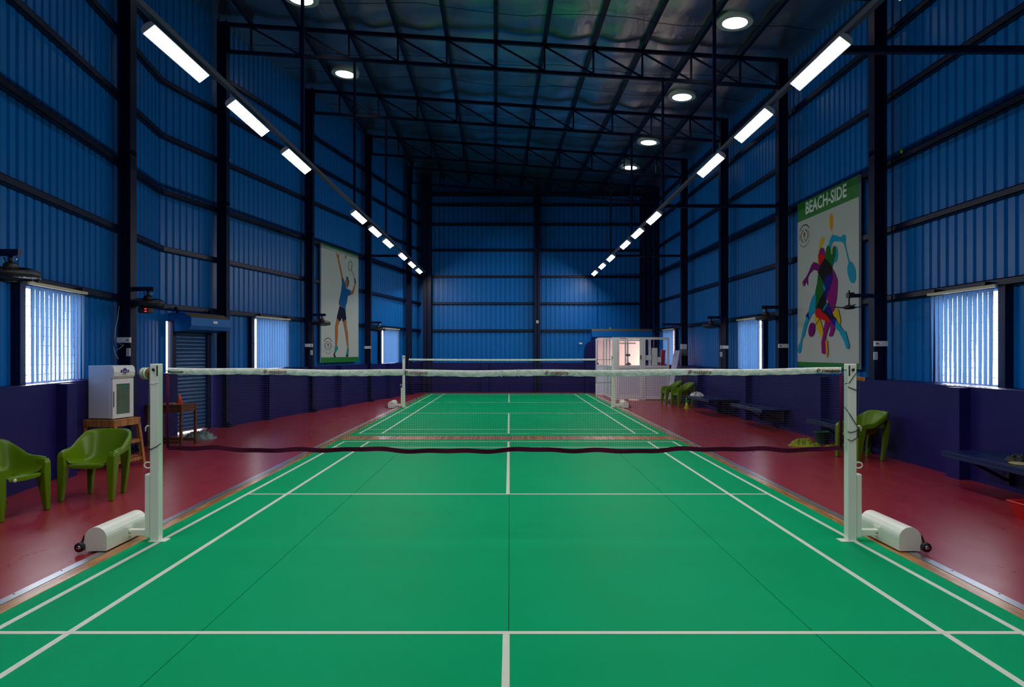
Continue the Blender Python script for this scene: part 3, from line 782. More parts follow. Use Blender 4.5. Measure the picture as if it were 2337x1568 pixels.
# ------------------------------------------------------------------ green plastic armchairs
def make_chair():
    t = thing('plastic_armchair', 'x', 'chair', (0, 0, 0), 0, 'lime green plastic armchairs')
    # local: front towards -y; shell swept around from the left arm over the back to the right arm
    U = 33; sec = []
    for i in range(U):
        u = -1 + 2 * i / (U - 1)                    # -1 left arm front .. 0 back .. +1 right arm front
        au = abs(u); sg = 1 if u > 0 else -1
        if au < .5:                                  # rounded back
            an = au / .5 * math.radians(88); rx, ry = .262, .235
            r = (sg * rx * math.sin(an) ** .70, .03 + ry * math.cos(an) ** .62)
            sx_ = (sg * .205 * math.sin(an) ** .68, -.02 + .185 * math.cos(an) ** .62)
        else:
            k = (au - .5) / .5
            r = (sg * (.262 + .006 * k), .03 + (.02) - .285 * k); sx_ = (sg * .208, -.02 + .02 - .225 * k)
        b = 1 / (1 + math.exp((au - .46) * 17))       # 1 at back, 0 on the arms
        zr = .575 + .18 * b - .012 * max(0, (au - .75) / .25) ** 2 * 1.5
        zs = .415 - .02 * b
        dx, dy = r[0] - 0, r[1] - (-.02); ln_ = math.hypot(dx, dy) + 1e-6
        nx_, ny_ = (dx / ln_, dy / ln_) if au < .5 else (sg, 0)
        tilt = .035 * b
        row = []
        for f, z in ((.040, zr - .085), (.038, zr - .02), (.022, zr), (.004, zr - .004)):
            row.append((r[0] + nx_ * (f + 0), r[1] + ny_ * f + tilt, z))
        for w in (.25, .55, .82):
            e = w ** 1.15; row.append((r[0] + (sx_[0] - r[0]) * e, (r[1] + tilt) + (sx_[1] - r[1] - tilt) * e, zr + (zs + .02 - zr) * w))
        row.append((sx_[0] * .95, sx_[1] - .006, zs + .004)); row.append((sx_[0] * .6, -.10 + (sx_[1] + .10) * .55, zs - .004)); row.append((0 + sx_[0] * .04, -.10 + (sx_[1] + .1) * .08, zs - .008))
        sec.append(row)
    n = len(sec[0]); V = [p for r_ in sec for p in r_]; F = []
    for i in range(U - 1):
        for k in range(n - 1): F.append((i * n + k, i * n + k + 1, (i + 1) * n + k + 1, (i + 1) * n + k))
    sh = MB().add(V, F, 0, True)
    # front lip of the seat
    lip = [(-.205, -.245, .415), (.205, -.245, .415), (.205, -.258, .405), (-.205, -.258, .405), (-.215, -.258, .355), (.215, -.258, .355), (-.205, -.10, .406), (.205, -.10, .406)]
    sh.add(lip, [(6, 7, 1, 0), (0, 1, 2, 3), (3, 2, 5, 4)], 0, False)
    so = sh.build('shell', 'chair', t); md = so.modifiers.new('thick', 'SOLIDIFY'); md.thickness = .006; md.offset = -1
    sb = so.modifiers.new('round', 'SUBSURF'); sb.levels = 1; sb.render_levels = 1
    for sx in (-1, 1):
        # front leg: L-shaped tapered post, continuing the arm down to the floor
        f = MB()
        def sect(cx, cy, w, d, z): return [(cx - sx * 0, cy, z), (cx - sx * w, cy, z), (cx - sx * w, cy + d, z), (cx, cy + d, z)]
        rings = [sect(sx * .306, -.245, .060, .10, .545), sect(sx * .310, -.262, .075, .125, .50), sect(sx * .308, -.268, .088, .12, .40), sect(sx * .302, -.27, .070, .085, .20), sect(sx * .296, -.272, .048, .05, 0)]
        V = [p for r_ in rings for p in r_]; F = [(3, 2, 1, 0), tuple(16 + k for k in range(4))]
        for i in range(4):
            for k in range(4): F.append((i * 4 + k, i * 4 + (k + 1) % 4, i * 4 + 4 + (k + 1) % 4, i * 4 + 4 + k))
        lo = f.add(V, F).build('leg', 'chair', t); bv = lo.modifiers.new('edge', 'BEVEL'); bv.width = .012; bv.segments = 3; bv.limit_method = 'ANGLE'
        rings = [sect(sx * .225, .268, .09, .035, .62), sect(sx * .238, .225, .10, .065, .45), sect(sx * .226, .195, .062, .07, .22), sect(sx * .208, .175, .045, .045, 0)]
        V = [p for r_ in rings for p in r_]; F = [(3, 2, 1, 0), tuple(12 + k for k in range(4))]
        for i in range(3):
            for k in range(4): F.append((i * 4 + k, i * 4 + (k + 1) % 4, i * 4 + 4 + (k + 1) % 4, i * 4 + 4 + k))
        lo = MB().add(V, F).build('leg', 'chair', t); bv = lo.modifiers.new('edge', 'BEVEL'); bv.width = .01; bv.segments = 2; bv.limit_method = 'ANGLE'
        # side skirt between front and back leg, under the arm
        MB().hexa([(sx * .298, -.16, .49), (sx * .302, -.16, .49), (sx * .268, .17, .52), (sx * .264, .17, .52)], [(sx * .300, -.16, .56), (sx * .304, -.16, .56), (sx * .272, .17, .60), (sx * .268, .17, .60)]).build('side_skirt', 'chair', t)
    return t
ch = make_chair()
CH = [((-4.71, 7.92, 0), math.radians(4), 'lime green plastic armchair facing the camera beside the small fridge'),
      ((-5.14, 7.03, 0), math.radians(80), 'lime green plastic armchair cut by the left picture edge'),
      ((5.50, 10.70, 0), math.radians(-84), 'lime green plastic armchair half hidden behind the right net post'),
      ((5.18, 21.95, 0), math.radians(-88), 'distant lime green armchair next to the white partition'),
      ((5.26, 20.85, 0), math.radians(-82), 'distant lime green armchair beside the small cone and bench')]
for i, (l, r, lab) in enumerate(CH):
    c = ch if i == 0 else copy_tree(ch)
    c.location = l; c.rotation_euler = (0, 0, r); c['label'] = lab
MB().lathe([(.02, 0), (.02, .002)], 14, (-.12, -.2585, .38), 0, 'y').build('maker_badge', 'whitep', [o for o in COL.objects if o.get('label') == CH[1][2]][0])

# ------------------------------------------------------------------ drinks fridge on its wooden stand
FR = (-5.76, 10.02)
st = thing('wooden_stand', 'rough wooden stand carrying the small fridge', 'stand', (FR[0], FR[1], 0), math.radians(-10))
MB().cbox(-.26, .26, -.27, .27, .675, .70, .004).build('top_board', 'wood', st)
for yy in (-.26, .26): MB().cbox(-.25, .25, yy - .012, yy + .012, .60, .675, .003).build('apron', 'wood', st)
for xx in (-.25, .25): MB().cbox(xx - .012, xx + .012, -.25, .25, .60, .675, .003).build('apron', 'wood', st)
for sx in (-1, 1):
    for sy in (-1, 1):
        MB().bar((sx * .23, sy * .23, .68), (sx * .29, sy * .29, 0), .05, .05).build('leg', 'wood', st)
for z, e in ((.36, .265), (.10, .285)):
    for k in (-1, 1):
        MB().bar((-e, k * e, z), (e, k * e, z), .022, .05).build('stretcher', 'wood', st); MB().bar((k * e, -e, z), (k * e, e, z), .022, .05).build('stretcher', 'wood', st)
for k in range(4): MB().cbox(-.25, .25, -.25 + k * .13, -.14 + k * .13, .126, .138, .003).build('shelf_slat', 'wood', st)
fz = thing('drinks_fridge', 'small white countertop fridge with glass door on a wooden stand', 'fridge', (FR[0] - .01, FR[1], .70), math.radians(-10))
# local +x = door side (towards the court), -y = side seen from the camera
bd = MB(); bd.cbox(-.20, .155, -.21, .21, .012, .77, .008); bo = bd.build('body', 'fridge', fz)
for sx in (-.16, .12):
    for sy in (-.17, .17): MB().lathe([(.02, 0), (.02, .014)], 10, (sx, sy, 0)).build('foot', 'black', fz)
cp = [(.157, .585), (.19, .585), (.215, .62), (.222, .68), (.21, .74), (.185, .768), (.157, .77)]
cn = MB(); cn.prism(cp, -.21, .21, 'y'); co = cn.build('canopy', 'whitep', fz)
dw = MB()
for a in ((-.208, .208, .014, .07), (-.208, .208, .505, .578), (-.208, -.135, .07, .505), (.135, .208, .07, .505)): dw.box(.160, .196, a[0], a[1], a[2], a[3])
do = dw.build('door_frame', 'whitep', fz)
MB().box(.176, .184, -.135, .135, .07, .505).build('door_glass', 'smoke', do)
MB().box(.1965, .204, -.198, -.182, .18, .40).build('handle', 'grey', do)
MB().add([(.1855, .06 + .045 * math.cos(k * math.pi / 6), .47 + .022 * math.sin(k * math.pi / 6)) for k in range(12)], [tuple(range(12))]).build('sticker', 'p_teal', do)
# logo on the canopy
def yz_shape(pts, x, name, mat, par): return MB().prism(pts, x, x + .0012, 'x').build(name, mat, par)
star = []
for k in range(16):
    a = 2 * math.pi * k / 16 + .2; rr = .055 if k % 2 == 0 else .036; star.append((rr * math.cos(a), .688 + rr * math.sin(a)))
yz_shape(star, .2222, 'logo_star', 'p_orange', co)
yz_shape([(.038 * math.cos(k * math.pi / 10), .695 + .038 * math.sin(k * math.pi / 10)) for k in range(20)], .2236, 'logo_globe', 'tblue', co)
yz_shape([(-.082, .67), (.082, .67), (.082, .705), (-.082, .705)], .2250, 'logo_plate', 'p_dark', co)
yz_shape([(-.078, .674), (.078, .674), (.078, .701), (-.078, .701)], .2264, 'logo_field', 'p_blue', co)
text_obj('logo_word', 'Rockwell', .034, 'p_white', co, (.2282, 0, .6875), (math.radians(90), 0, math.radians(90)), 1.0, .0003)
yz_shape([(-.06, .638), (.06, .638), (.06, .641), (-.06, .641)], .2222, 'small_print', 'p_dark', co)
# neon strap on the shelf
sp = thing('neon_strap', 'crossed neon yellow strap on the lower shelf of the fridge stand', 'strap', (FR[0] + .16, FR[1] - .05, .139), math.radians(-10))
def ribbon(pts, w, name, par):
    V = []; F = []
    for p in pts: V += [(p[0] - w / 2, p[1] - .002, p[2]), (p[0] + w / 2, p[1] - .002, p[2]), (p[0] + w / 2, p[1] + .002, p[2]), (p[0] - w / 2, p[1] + .002, p[2])]
    for i in range(len(pts) - 1):
        for k in range(4): F.append((i * 4 + k, i * 4 + (k + 1) % 4, i * 4 + 4 + (k + 1) % 4, i * 4 + 4 + k))
    F += [(0, 1, 2, 3), tuple(len(V) - 4 + k for k in range(4))]
    MB().add(V, F, 0, True).build(name, 'strap', par)
ribbon([(-.06, -.01, 0.0), (-.02, -.01, .03), (.02, -.005, .07), (.045, 0, .13)], .022, 'band', sp)
ribbon([(.05, .01, 0.0), (.02, .01, .03), (-.02, .008, .055), (-.055, .008, .062), (-.08, .01, .05)], .020, 'band', sp)

# ------------------------------------------------------------------ desk, cone, cloths, dumb-bell
dk = thing('wooden_desk', 'small brown wooden desk behind the left net post', 'desk', (-6.05, 12.38, 0), math.radians(-6))
MB().cbox(-.34, .34, -.25, .25, .715, .738, .003).build('desktop', 'dwood', dk)
for yy in (-.235, .225): MB().cbox(-.32, .32, yy, yy + .016, .60, .715, .002).build('apron', 'dwood', dk)
for xx in (-.325, .309): MB().cbox(xx, xx + .016, -.22, .22, .60, .715, .002).build('apron', 'dwood', dk)
for sx in (-1, 1):
    for sy in (-1, 1): MB().cbox(sx * .315 - .022, sx * .315 + .022, sy * .225 - .022, sy * .225 + .022, 0, .715, .003).build('leg', 'dwood', dk)
for yy in (-.225, .225): MB().cbox(-.30, .30, yy - .014, yy + .014, .05, .10, .002).build('stretcher', 'dwood', dk)
MB().cbox(-.327, -.303, -.2, .2, .05, .10, .002).build('stretcher', 'dwood', dk)
def cone(loc, h, r, mats, lab, grp=None):
    t = thing('marker_cone', lab, 'cone', loc, 0, grp)
    MB().lathe([(r * 1.25, 0), (r * 1.25, h * .05), (r * .95, h * .06)], 20).build('base', mats[1], t)
    MB().lathe([(r * .95, h * .06), (r * .28, h * .97), (r * .2, h), (.001, h)], 20).build('body', mats[0], t)
    return t
cone((-5.90, 12.36, .738), .165, .055, ('orange', 'orange'), 'small orange training cone on the brown desk')
cc = cone((5.28, 20.45, 0), .20, .075, ('yellow', 'yellow'), 'small lime yellow training cone under the far bench')
cone((5.28, 20.45, .205), .11, .05, ('gcone', 'gcone'), 'green training cone tipped on top of the lime yellow cone').rotation_euler = (math.radians(8), math.radians(-14), 0)
def heap(name, lab, cat, mat, loc, rx, ry, h, seed, group=None, n=48):
    """crumpled fabric: ridged noise folds fading to an irregular hem"""
    rnd = random.Random(seed); V = []; F = []; R = 20
    ph = [rnd.uniform(0, 6.28) for _ in range(4)]; off = Vector((rnd.uniform(0, 50), rnd.uniform(0, 50), 0))
    for i in range(R + 1):
        q = i / R
        for k in range(n):
            a = 2 * math.pi * k / n
            out = 1 + .14 * math.sin(2 * a + ph[0]) + .12 * math.sin(3 * a + ph[1]) + .06 * math.sin(7 * a + ph[2])
            x, y = rx * q * out * math.cos(a), ry * q * out * math.sin(a)
            p = Vector((x / rx * 1.5, y / ry * 1.2, 0)) + off
            rdg = (1 - abs(noise.noise(p * 2.0)) * 3.0) * .6 + (1 - abs(noise.noise(p * 4.4)) * 2.6) * .4
            z = h * max(.05, (1 - q ** 3) * (.22 + .80 * max(0, rdg)))
            V.append((x, y, z if i < R else 0))
    for i in range(R):
        for k in range(n): F.append((i * n + k, i * n + (k + 1) % n, (i + 1) * n + (k + 1) % n, (i + 1) * n + k))
    F.append(tuple(R * n + k for k in range(n)))
    o = MB().add(V, F, 0, False).build(name, mat); o.location = loc
    return tag(o, lab, cat, group)
heap('crumpled_cloth', 'crumpled teal and grey cloth on the floor by the roller shutter', 'cloth', 'teal', (-5.92, 13.25, 0), .27, .20, .19, 14)
heap('crumpled_towel', 'crumpled lime green towel on the red floor beside the bucket', 'towel', 'towel', (5.26, 12.25, 0), .27, .20, .15, 5)
heap('crumpled_towel', 'flat lime green cloth lying just in front of the bucket', 'towel', 'towel', (5.76, 12.06, 0), .19, .15, .07, 8)
heap('carrier_bag', 'crumpled white carrier bag at the end of the farthest bench', 'bag', 'wbag', (5.22, 19.15, .452), .17, .14, .13, 11)
db = thing('dumbbell', 'dark dumb-bell with chrome ends on the floor behind the left net post', 'dumbbell', (-6.04, 11.55, .06), math.radians(10))
MB().tube([(-.12, 0, 0), (.12, 0, 0)], .014, 10).build('bar', 'chrome', db)
for sx in (-1, 1):
    w = MB().lathe([(.03, -.035), (.06, -.03), (.06, .03), (.03, .035)], 18, (sx * .14, 0, 0), 0, 'x').build('weight', 'black', db)
    MB().lathe([(.018, -.012), (.026, 0), (.018, .02)], 14, (sx * .18, 0, 0), 0, 'x').build('collar', 'chrome', w)
bk = thing('bucket', 'dark green plastic bucket under the middle bench', 'bucket', (5.74, 12.62, 0))
MB().lathe([(.10, 0), (.105, .005), (.138, .20), (.146, .20), (.146, .212), (.132, .212), (.10, .012), (.001, .012)], 28).build('pail', 'bucket', bk)
MB().tube([(.14 * math.cos(a), .03 + .02 * math.sin(a), .205 - .10 * math.sin(a)) for a in [math.pi * k / 14 for k in range(15)]], .004, 6).build('handle', 'bucket', bk)
cr = thing('red_crate', 'red plastic crate cut by the right picture edge', 'crate', (5.36, 6.78, 0), math.radians(3))
w0, w1, d0, d1, hh = .24, .285, .17, .205, .165
bm_ = MB()
def ring(w, d, z): return [(-w, -d, z), (w, -d, z), (w, d, z), (-w, d, z)]
V = ring(w0, d0, 0) + ring(w1, d1, hh) + ring(w1 - .012, d1 - .012, hh) + ring(w0 - .01, d0 - .01, .012)
F = [(3, 2, 1, 0), (12, 13, 14, 15)]
for i in range(3):
    for k in range(4): F.append((i * 4 + k, i * 4 + (k + 1) % 4, i * 4 + 4 + (k + 1) % 4, i * 4 + 4 + k))
bm_.add(V, F).build('tub', 'rplastic', cr)
rm = MB()
for a in ((-w1 - .018, w1 + .018, -d1 - .018, -d1), (-w1 - .018, w1 + .018, d1, d1 + .018), (-w1 - .018, -w1, -d1, d1), (w1, w1 + .018, -d1, d1)): rm.cbox(a[0], a[1], a[2], a[3], hh - .012, hh + .004, .003)
rm.build('rim', 'rplastic', cr)
lb = MB().add([(-.17, -d0 - .013, .05), (-.02, -d0 - .013, .05), (-.02, -d0 - .0275, .115), (-.17, -d0 - .0275, .115)], [(0, 1, 2, 3)]).build('sticker', 'paper', cr)
MB().add([(-.165, -d0 - .022, .085), (-.13, -d0 - .022, .085), (-.12, -d0 - .029, .112), (-.165, -d0 - .029, .112)], [(0, 1, 2, 3)]).build('sticker_print', 'tblue', lb)

# ------------------------------------------------------------------ benches along the right wall
MAT['bench'] = M('bench_paint', (.004, .016, .085), .3, 0, .25)
for (a, b, xi, lab) in ((6.55, 8.52, 5.36, 'blue plank bench at the right picture edge holding dark bags'), (11.15, 12.60, 5.44, 'blue plank bench behind the right net post, above the bucket'),
                   (14.50, 16.42, 5.30, 'blue plank bench on the right wall below the tall poster side'), (17.55, 19.42, 5.06, 'farthest blue plank bench, beside the distant green chairs')):
    t = thing('wall_bench', lab, 'bench', (xi, (a + b) / 2, 0), math.atan(.0218) if a > 12 else 0, 'benches along the right wall')
    h = (b - a) / 2; dep = XR((a + b) / 2, .36) - xi - .02
    for k in range(2): MB().cbox(k * dep / 2, (k + 1) * dep / 2 - .006, -h, h, .415, .45, .004).build('plank', 'bench', t)
    MB().cbox(.0, .035, -h, h, .375, .413, .003).build('edge_angle', 'bench', t)
    for y in (-h + .3, h - .3):
        f = MB(); f.box(.04, dep, y - .02, y + .02, .375, .413); f.bar((.10, y, .385), (dep - .01, y, .12), .035); f.box(dep - .03, dep + .02, y - .025, y + .025, .08, .413); f.build('bracket', 'bench', t)
heap('dark_bag', 'small dark bag lying on the near right bench', 'bag', 'bag', (5.72, 7.72, .452), .13, .17, .075, 21)
heap('dark_cloth', 'black cloth bundle on the near right bench at the picture edge', 'cloth', 'bag', (5.80, 7.30, .452), .10, .16, .07, 23)
rk = thing('badminton_racket', 'badminton racket lying on the near right bench', 'racket', (5.52, 7.42, .462), math.radians(8))
MB().tube([(.085 * math.cos(a), .12 * math.sin(a), .0) for a in [2 * math.pi * k / 28 for k in range(28)]], .005, 6, closed=True).build('head_frame', 'p_yellow', rk)
sg = MB()
for k in range(-4, 5): sg.tube([(k * .018, -.115 * math.sqrt(max(.02, 1 - (k * .018 / .085) ** 2)), 0), (k * .018, .115 * math.sqrt(max(.02, 1 - (k * .018 / .085) ** 2)), 0)], .0008, 3)
for k in range(-6, 7): sg.tube([(-.082 * math.sqrt(max(.02, 1 - (k * .018 / .12) ** 2)), k * .018, 0), (.082 * math.sqrt(max(.02, 1 - (k * .018 / .12) ** 2)), k * .018, 0)], .0008, 3)
sg.build('strings', 'whitep', rk)
MB().tube([(0, -.12, 0), (0, -.36, 0)], .004, 6).build('shaft', 'darkm', rk); MB().tube([(0, -.36, 0), (0, -.53, 0)], .013, 8).build('grip', 'black', rk)

# ------------------------------------------------------------------ fans on column arms
def cage_fan(x, y, s, z, r, lab, lit=False, tilt=0.0):
    """x = column face, s = direction of the arm (+1 = towards +X)"""
    t = thing('caged_fan', lab, 'fan', (x, y, z), 0, 'caged fans on the columns')
    al = .34
    MB().box(min(0, s * al), max(0, s * al), -.03, .03, -.035, .035).build('arm', 'steel', t)
    cx = s * (al - .10)
    MB().tube([(cx, 0, -.035), (cx, 0, -.12)], .022, 10).build('stem', 'darkm', t)
    MB().tube([(cx - .07, 0, -.05), (cx - .05, 0, -.11), (cx + .05, 0, -.11), (cx + .07, 0, -.05)], .008, 6).build('yoke', 'chrome', t)
    mo = MB().lathe([(.03, -.10), (.06, -.115), (.075, -.15), (.075, -.20), (.05, -.225), (.001, -.228)], 18, (cx, 0, 0)).build('motor', 'darkm', t)
    cg = MB(); z0, z1 = -.175, -.30; zm = (z0 + z1) / 2
    for (rr, zz) in ((r, zm), (r * .985, zm + .03), (r * .985, zm - .03), (r * .75, z1 + .012), (r * .45, z1), (r * .2, z1 - .003)):
        cg.tube([(cx + rr * math.cos(2 * math.pi * k / 36), rr * math.sin(2 * math.pi * k / 36), zz) for k in range(36)], .004, 5, closed=True)
    for k in range(36):
        a = 2 * math.pi * k / 36; c, q = math.cos(a), math.sin(a)
        cg.tube([(cx + rr * c, rr * q, zz) for rr, zz in ((.06, z0 + .005), (r * .7, z0 + .008), (r * .95, zm + .045), (r, zm), (r * .95, zm - .045), (r * .7, z1 + .012), (r * .15, z1 - .003))], .0022, 4)
    cg.build('cage', 'darkm', t)
    MB().lathe([(r * 1.005, zm - .022), (r * 1.015, zm - .02), (r * 1.015, zm + .02), (r * 1.005, zm + .022)], 36, (cx, 0, 0)).build('cage_rim', 'darkm', t)
    MB().lathe([(r * .2, z1 - .006), (r * .2, z1 + .004), (.001, z1 + .004)], 18, (cx, 0, 0)).build('badge', 'darkm', t)
    for k in range(3):
        a0 = 2 * math.pi * k / 3 + .4; V = []
        for i in range(6):
            rr = .05 + (r * .88 - .05) * i / 5; w = .28 + .30 * math.sin(math.pi * i / 5 * .8 + .3); 
            for e in (-1, 1): V.append((cx + rr * math.cos(a0 + e * w / 2 * .9), rr * math.sin(a0 + e * w / 2 * .9), zm + e * .022))
        F = [(2 * i, 2 * i + 1, 2 * i + 3, 2 * i + 2) for i in range(5)]
        bo_ = MB().add(V, F, 0, True).build('blade', 'grey', t); bo_.modifiers.new('thick', 'SOLIDIFY').thickness = .003
    if lit:
        bx_ = MB().cbox(cx - .12, cx + .06, -.10, .08, -.40, -.31, .008).build('control_box', 'black', t)
        for dz in (-.335, -.375): MB().box(cx - .005, cx + .03, -.1035, -.10, dz - .008, dz + .008).build('indicator', 'ledred', bx_)
    return t
cof_l, cof_r = .23, .34
cage_fan(XL(7.40, cof_l) + .0, 7.40, 1, 2.73, .27, 'dark caged fan at the left picture edge above the half open blind')
cage_fan(XL(11.45, cof_l), 11.45, 1, 2.71, .25, 'dark caged fan with red indicator lights beside the shutter hood', True)
cage_fan(XL(19.20, cof_l), 19.20, 1, 2.70, .23, 'caged fan in front of the lower left corner of the player poster')
cage_fan(XL(23.20, cof_l), 23.20, 1, 2.66, .23, 'farthest caged fan on the left wall, over the small bright blind')
cage_fan(XR(15.30, cof_r), 15.30, -1, 2.66, .23, 'caged fan on the right wall over the narrow blue blind')
cage_fan(XR(19.20, cof_r), 19.20, -1, 2.63, .23, 'farther caged fan on the right wall, left of the narrow blind')
ar = MB().box(-.62, 0, -.03, .03, -.035, .035).build('fan_arm', 'steel'); ar.location = (XR(23.2, cof_r), 23.2, 2.60); tag(ar, 'bare dark bracket arm on the column behind the far chairs', 'bracket')
# open-blade fan on the near right column
bf = thing('bladed_fan', 'small open three-bladed fan hanging in front of the silhouette poster', 'fan', (XR(11.45, cof_r), 11.45, 2.60))
MB().box(-.36, 0, -.03, .03, -.03, .03).build('arm', 'steel', bf); MB().cbox(-.40, -.30, -.05, .05, -.035, .05, .006).build('clamp', 'darkm', bf)
MB().tube([(-.37, 0, .09), (-.37, 0, -.16)], .012, 8).build('downrod', 'darkm', bf)
MB().tube([(-.345, .0, .02), (-.35, .02, -.06), (-.365, .02, -.12)], .004, 5).build('cable', 'chrome', bf)
MB().lathe([(.02, -.15), (.05, -.165), (.105, -.19), (.105, -.205), (.06, -.225), (.001, -.23)], 20, (-.37, 0, 0)).build('motor', 'darkm', bf)
for k in range(3):
    a0 = 2 * math.pi * k / 3 + .25; mb = MB(); c, q = math.cos(a0), math.sin(a0); V = []
    for rr, w, dz in ((.09, .03, 0), (.16, .045, .01), (.30, .05, .02), (.33, .03, .022)):
        for e in (-1, 1): V.append((-.37 + rr * c - e * w * q, rr * q + e * w * c, -.198 + dz + e * .008))
    mb.add(V, [(0, 1, 3, 2), (2, 3, 5, 4), (4, 5, 7, 6)]); o = mb.build('blade', 'darkm', bf); o.modifiers.new('thick', 'SOLIDIFY').thickness = .003

# ------------------------------------------------------------------ switch boxes, outlets, small wall fittings
def swbox(x, y, z, s, lab, w=.22):
    t = thing('switch_box', lab, 'switch box', (x, y, z), 0, 'white switch boxes on the columns')
    MB().cbox(-w / 2, w / 2, -.05, 0, -.045, .045, .006).build('case', 'whitep', t)
    MB().box(.02 * s - .03, .02 * s + .03, -.0525, -.05, -.012, .012).build('socket_plate', 'paper', t)
    MB().tube([(.05 * s, -.055, 0), (.09 * s, -.06, .005)], .008, 6).build('plug', 'black', t)
def outlet(x, y, z, lab):
    t = thing('wall_outlet', lab, 'outlet', (x, y, z), 0, 'small white outlets on the columns')
    MB().cbox(-.032, .032, -.02, 0, -.065, .065, .004).build('plate', 'whitep', t)
    for dz in (.035, 0, -.035): MB().box(-.014, .014, -.0215, -.02, dz - .008, dz + .008).build('socket', 'grey', t)
for d, z, l1, l2 in ((11.45, 1.86, 'white switch box on the left column beside the near blind', 'small white outlet on the left column above the fridge'),
                     (19.20, 1.85, 'white switch box on the column left of the player poster', 'small white outlet on the column beside the player poster'),
                     (23.20, 1.82, 'white switch box on the column right of the player poster', None)):
    x = XL(d, cof_l); swbox(x - .09, d - .10, z, 1, l1)
    if l2: outlet(x - .025, d - .10, z - .20, l2)
for d, z, l1, l2 in ((11.45, 1.80, 'white switch box on the right column beside the silhouette poster', 'small white outlet on the near right column, low'),
                     (15.30, 1.80, 'white switch box on the right column beside the narrow blind', None), (19.20, 1.80, 'white switch box on the right column behind the far bench', 'small white outlet on the farther right column')):
    x = XR(d, cof_r); swbox(x + .09, d - .10, z, -1, l1)
    if l2: outlet(x + .01, d - .10, z - .20, l2)
x = XR(23.2, cof_r)
t = thing('meter_box', 'white over grey electric boxes on the column behind the standee', 'electric box', (x + .06, 23.10, 1.74))
MB().cbox(-.10, .10, -.08, 0, .02, .19, .006).build('white_case', 'whitep', t); MB().cbox(-.10, .11, -.10, 0, -.20, .01, .006).build('grey_case', 'grey', t)
# loose cable beside the near left switch box
xc = XL(11.45, cof_l)
o = MB().tube([(xc - .19, 11.36, 2.42), (xc - .21, 11.35, 2.2), (xc - .24, 11.34, 2.05), (xc - .25, 11.34, 1.88), (xc - .17, 11.33, 1.80), (xc - .10, 11.335, 1.78), (xc - .17, 11.33, 1.72), (xc - .24, 11.34, 1.68), (xc - .27, 11.34, 1.76), (xc - .24, 11.34, 1.62), (xc - .19, 11.34, 1.55)], .005, 6).build('loose_cable', 'whitep')
tag(o, 'looping white cable hanging beside the left switch box', 'cable')
o = MB().cbox(-.05, .05, -.02, 0, -.055, .055, .004).build('sign_plate', 'whitep'); o.location = (1.17, YF - .305, 2.92); tag(o, 'small square white sign on the middle column of the far wall', 'sign')
MB().prism([(-.03, -.015), (0, -.015), (0, -.03), (.03, 0), (0, .03), (0, .015), (-.03, .015)], -.0215, -.0202, 'y').build('arrow', 'p_pgreen2', o)
o = MB().cbox(-.07, .07, -.02, 0, -.035, .035, .004).build('wall_plate', 'whitep'); o.location = (3.0, YF - .02, 2.03); tag(o, 'small white plate on the far wall left of the entrance', 'wall plate')

# shuttlecocks caught on the girts
def shuttle(x, y, z, lab):
    t = thing('shuttlecock', lab, 'shuttlecock', (x, y, z), 0, 'shuttlecocks stuck on the girts')
    MB().lathe([(.012, 0), (.013, .012), (.033, .07), (.031, .07), (.010, .012)], 12).build('skirt', 'strap', t); MB().lathe([(.001, -.012), (.010, -.008), (.012, .002)], 10).build('cork', 'wood', t)
shuttle(XL(15.75, -.02), 15.75, GIRTS[3] + .062, 'yellow shuttlecock stuck on a girt high on the left wall')
shuttle(XR(11.2, -.02), 11.2, GIRTS[2] + .062, 'yellow shuttlecock stuck on a girt right of the silhouette poster')

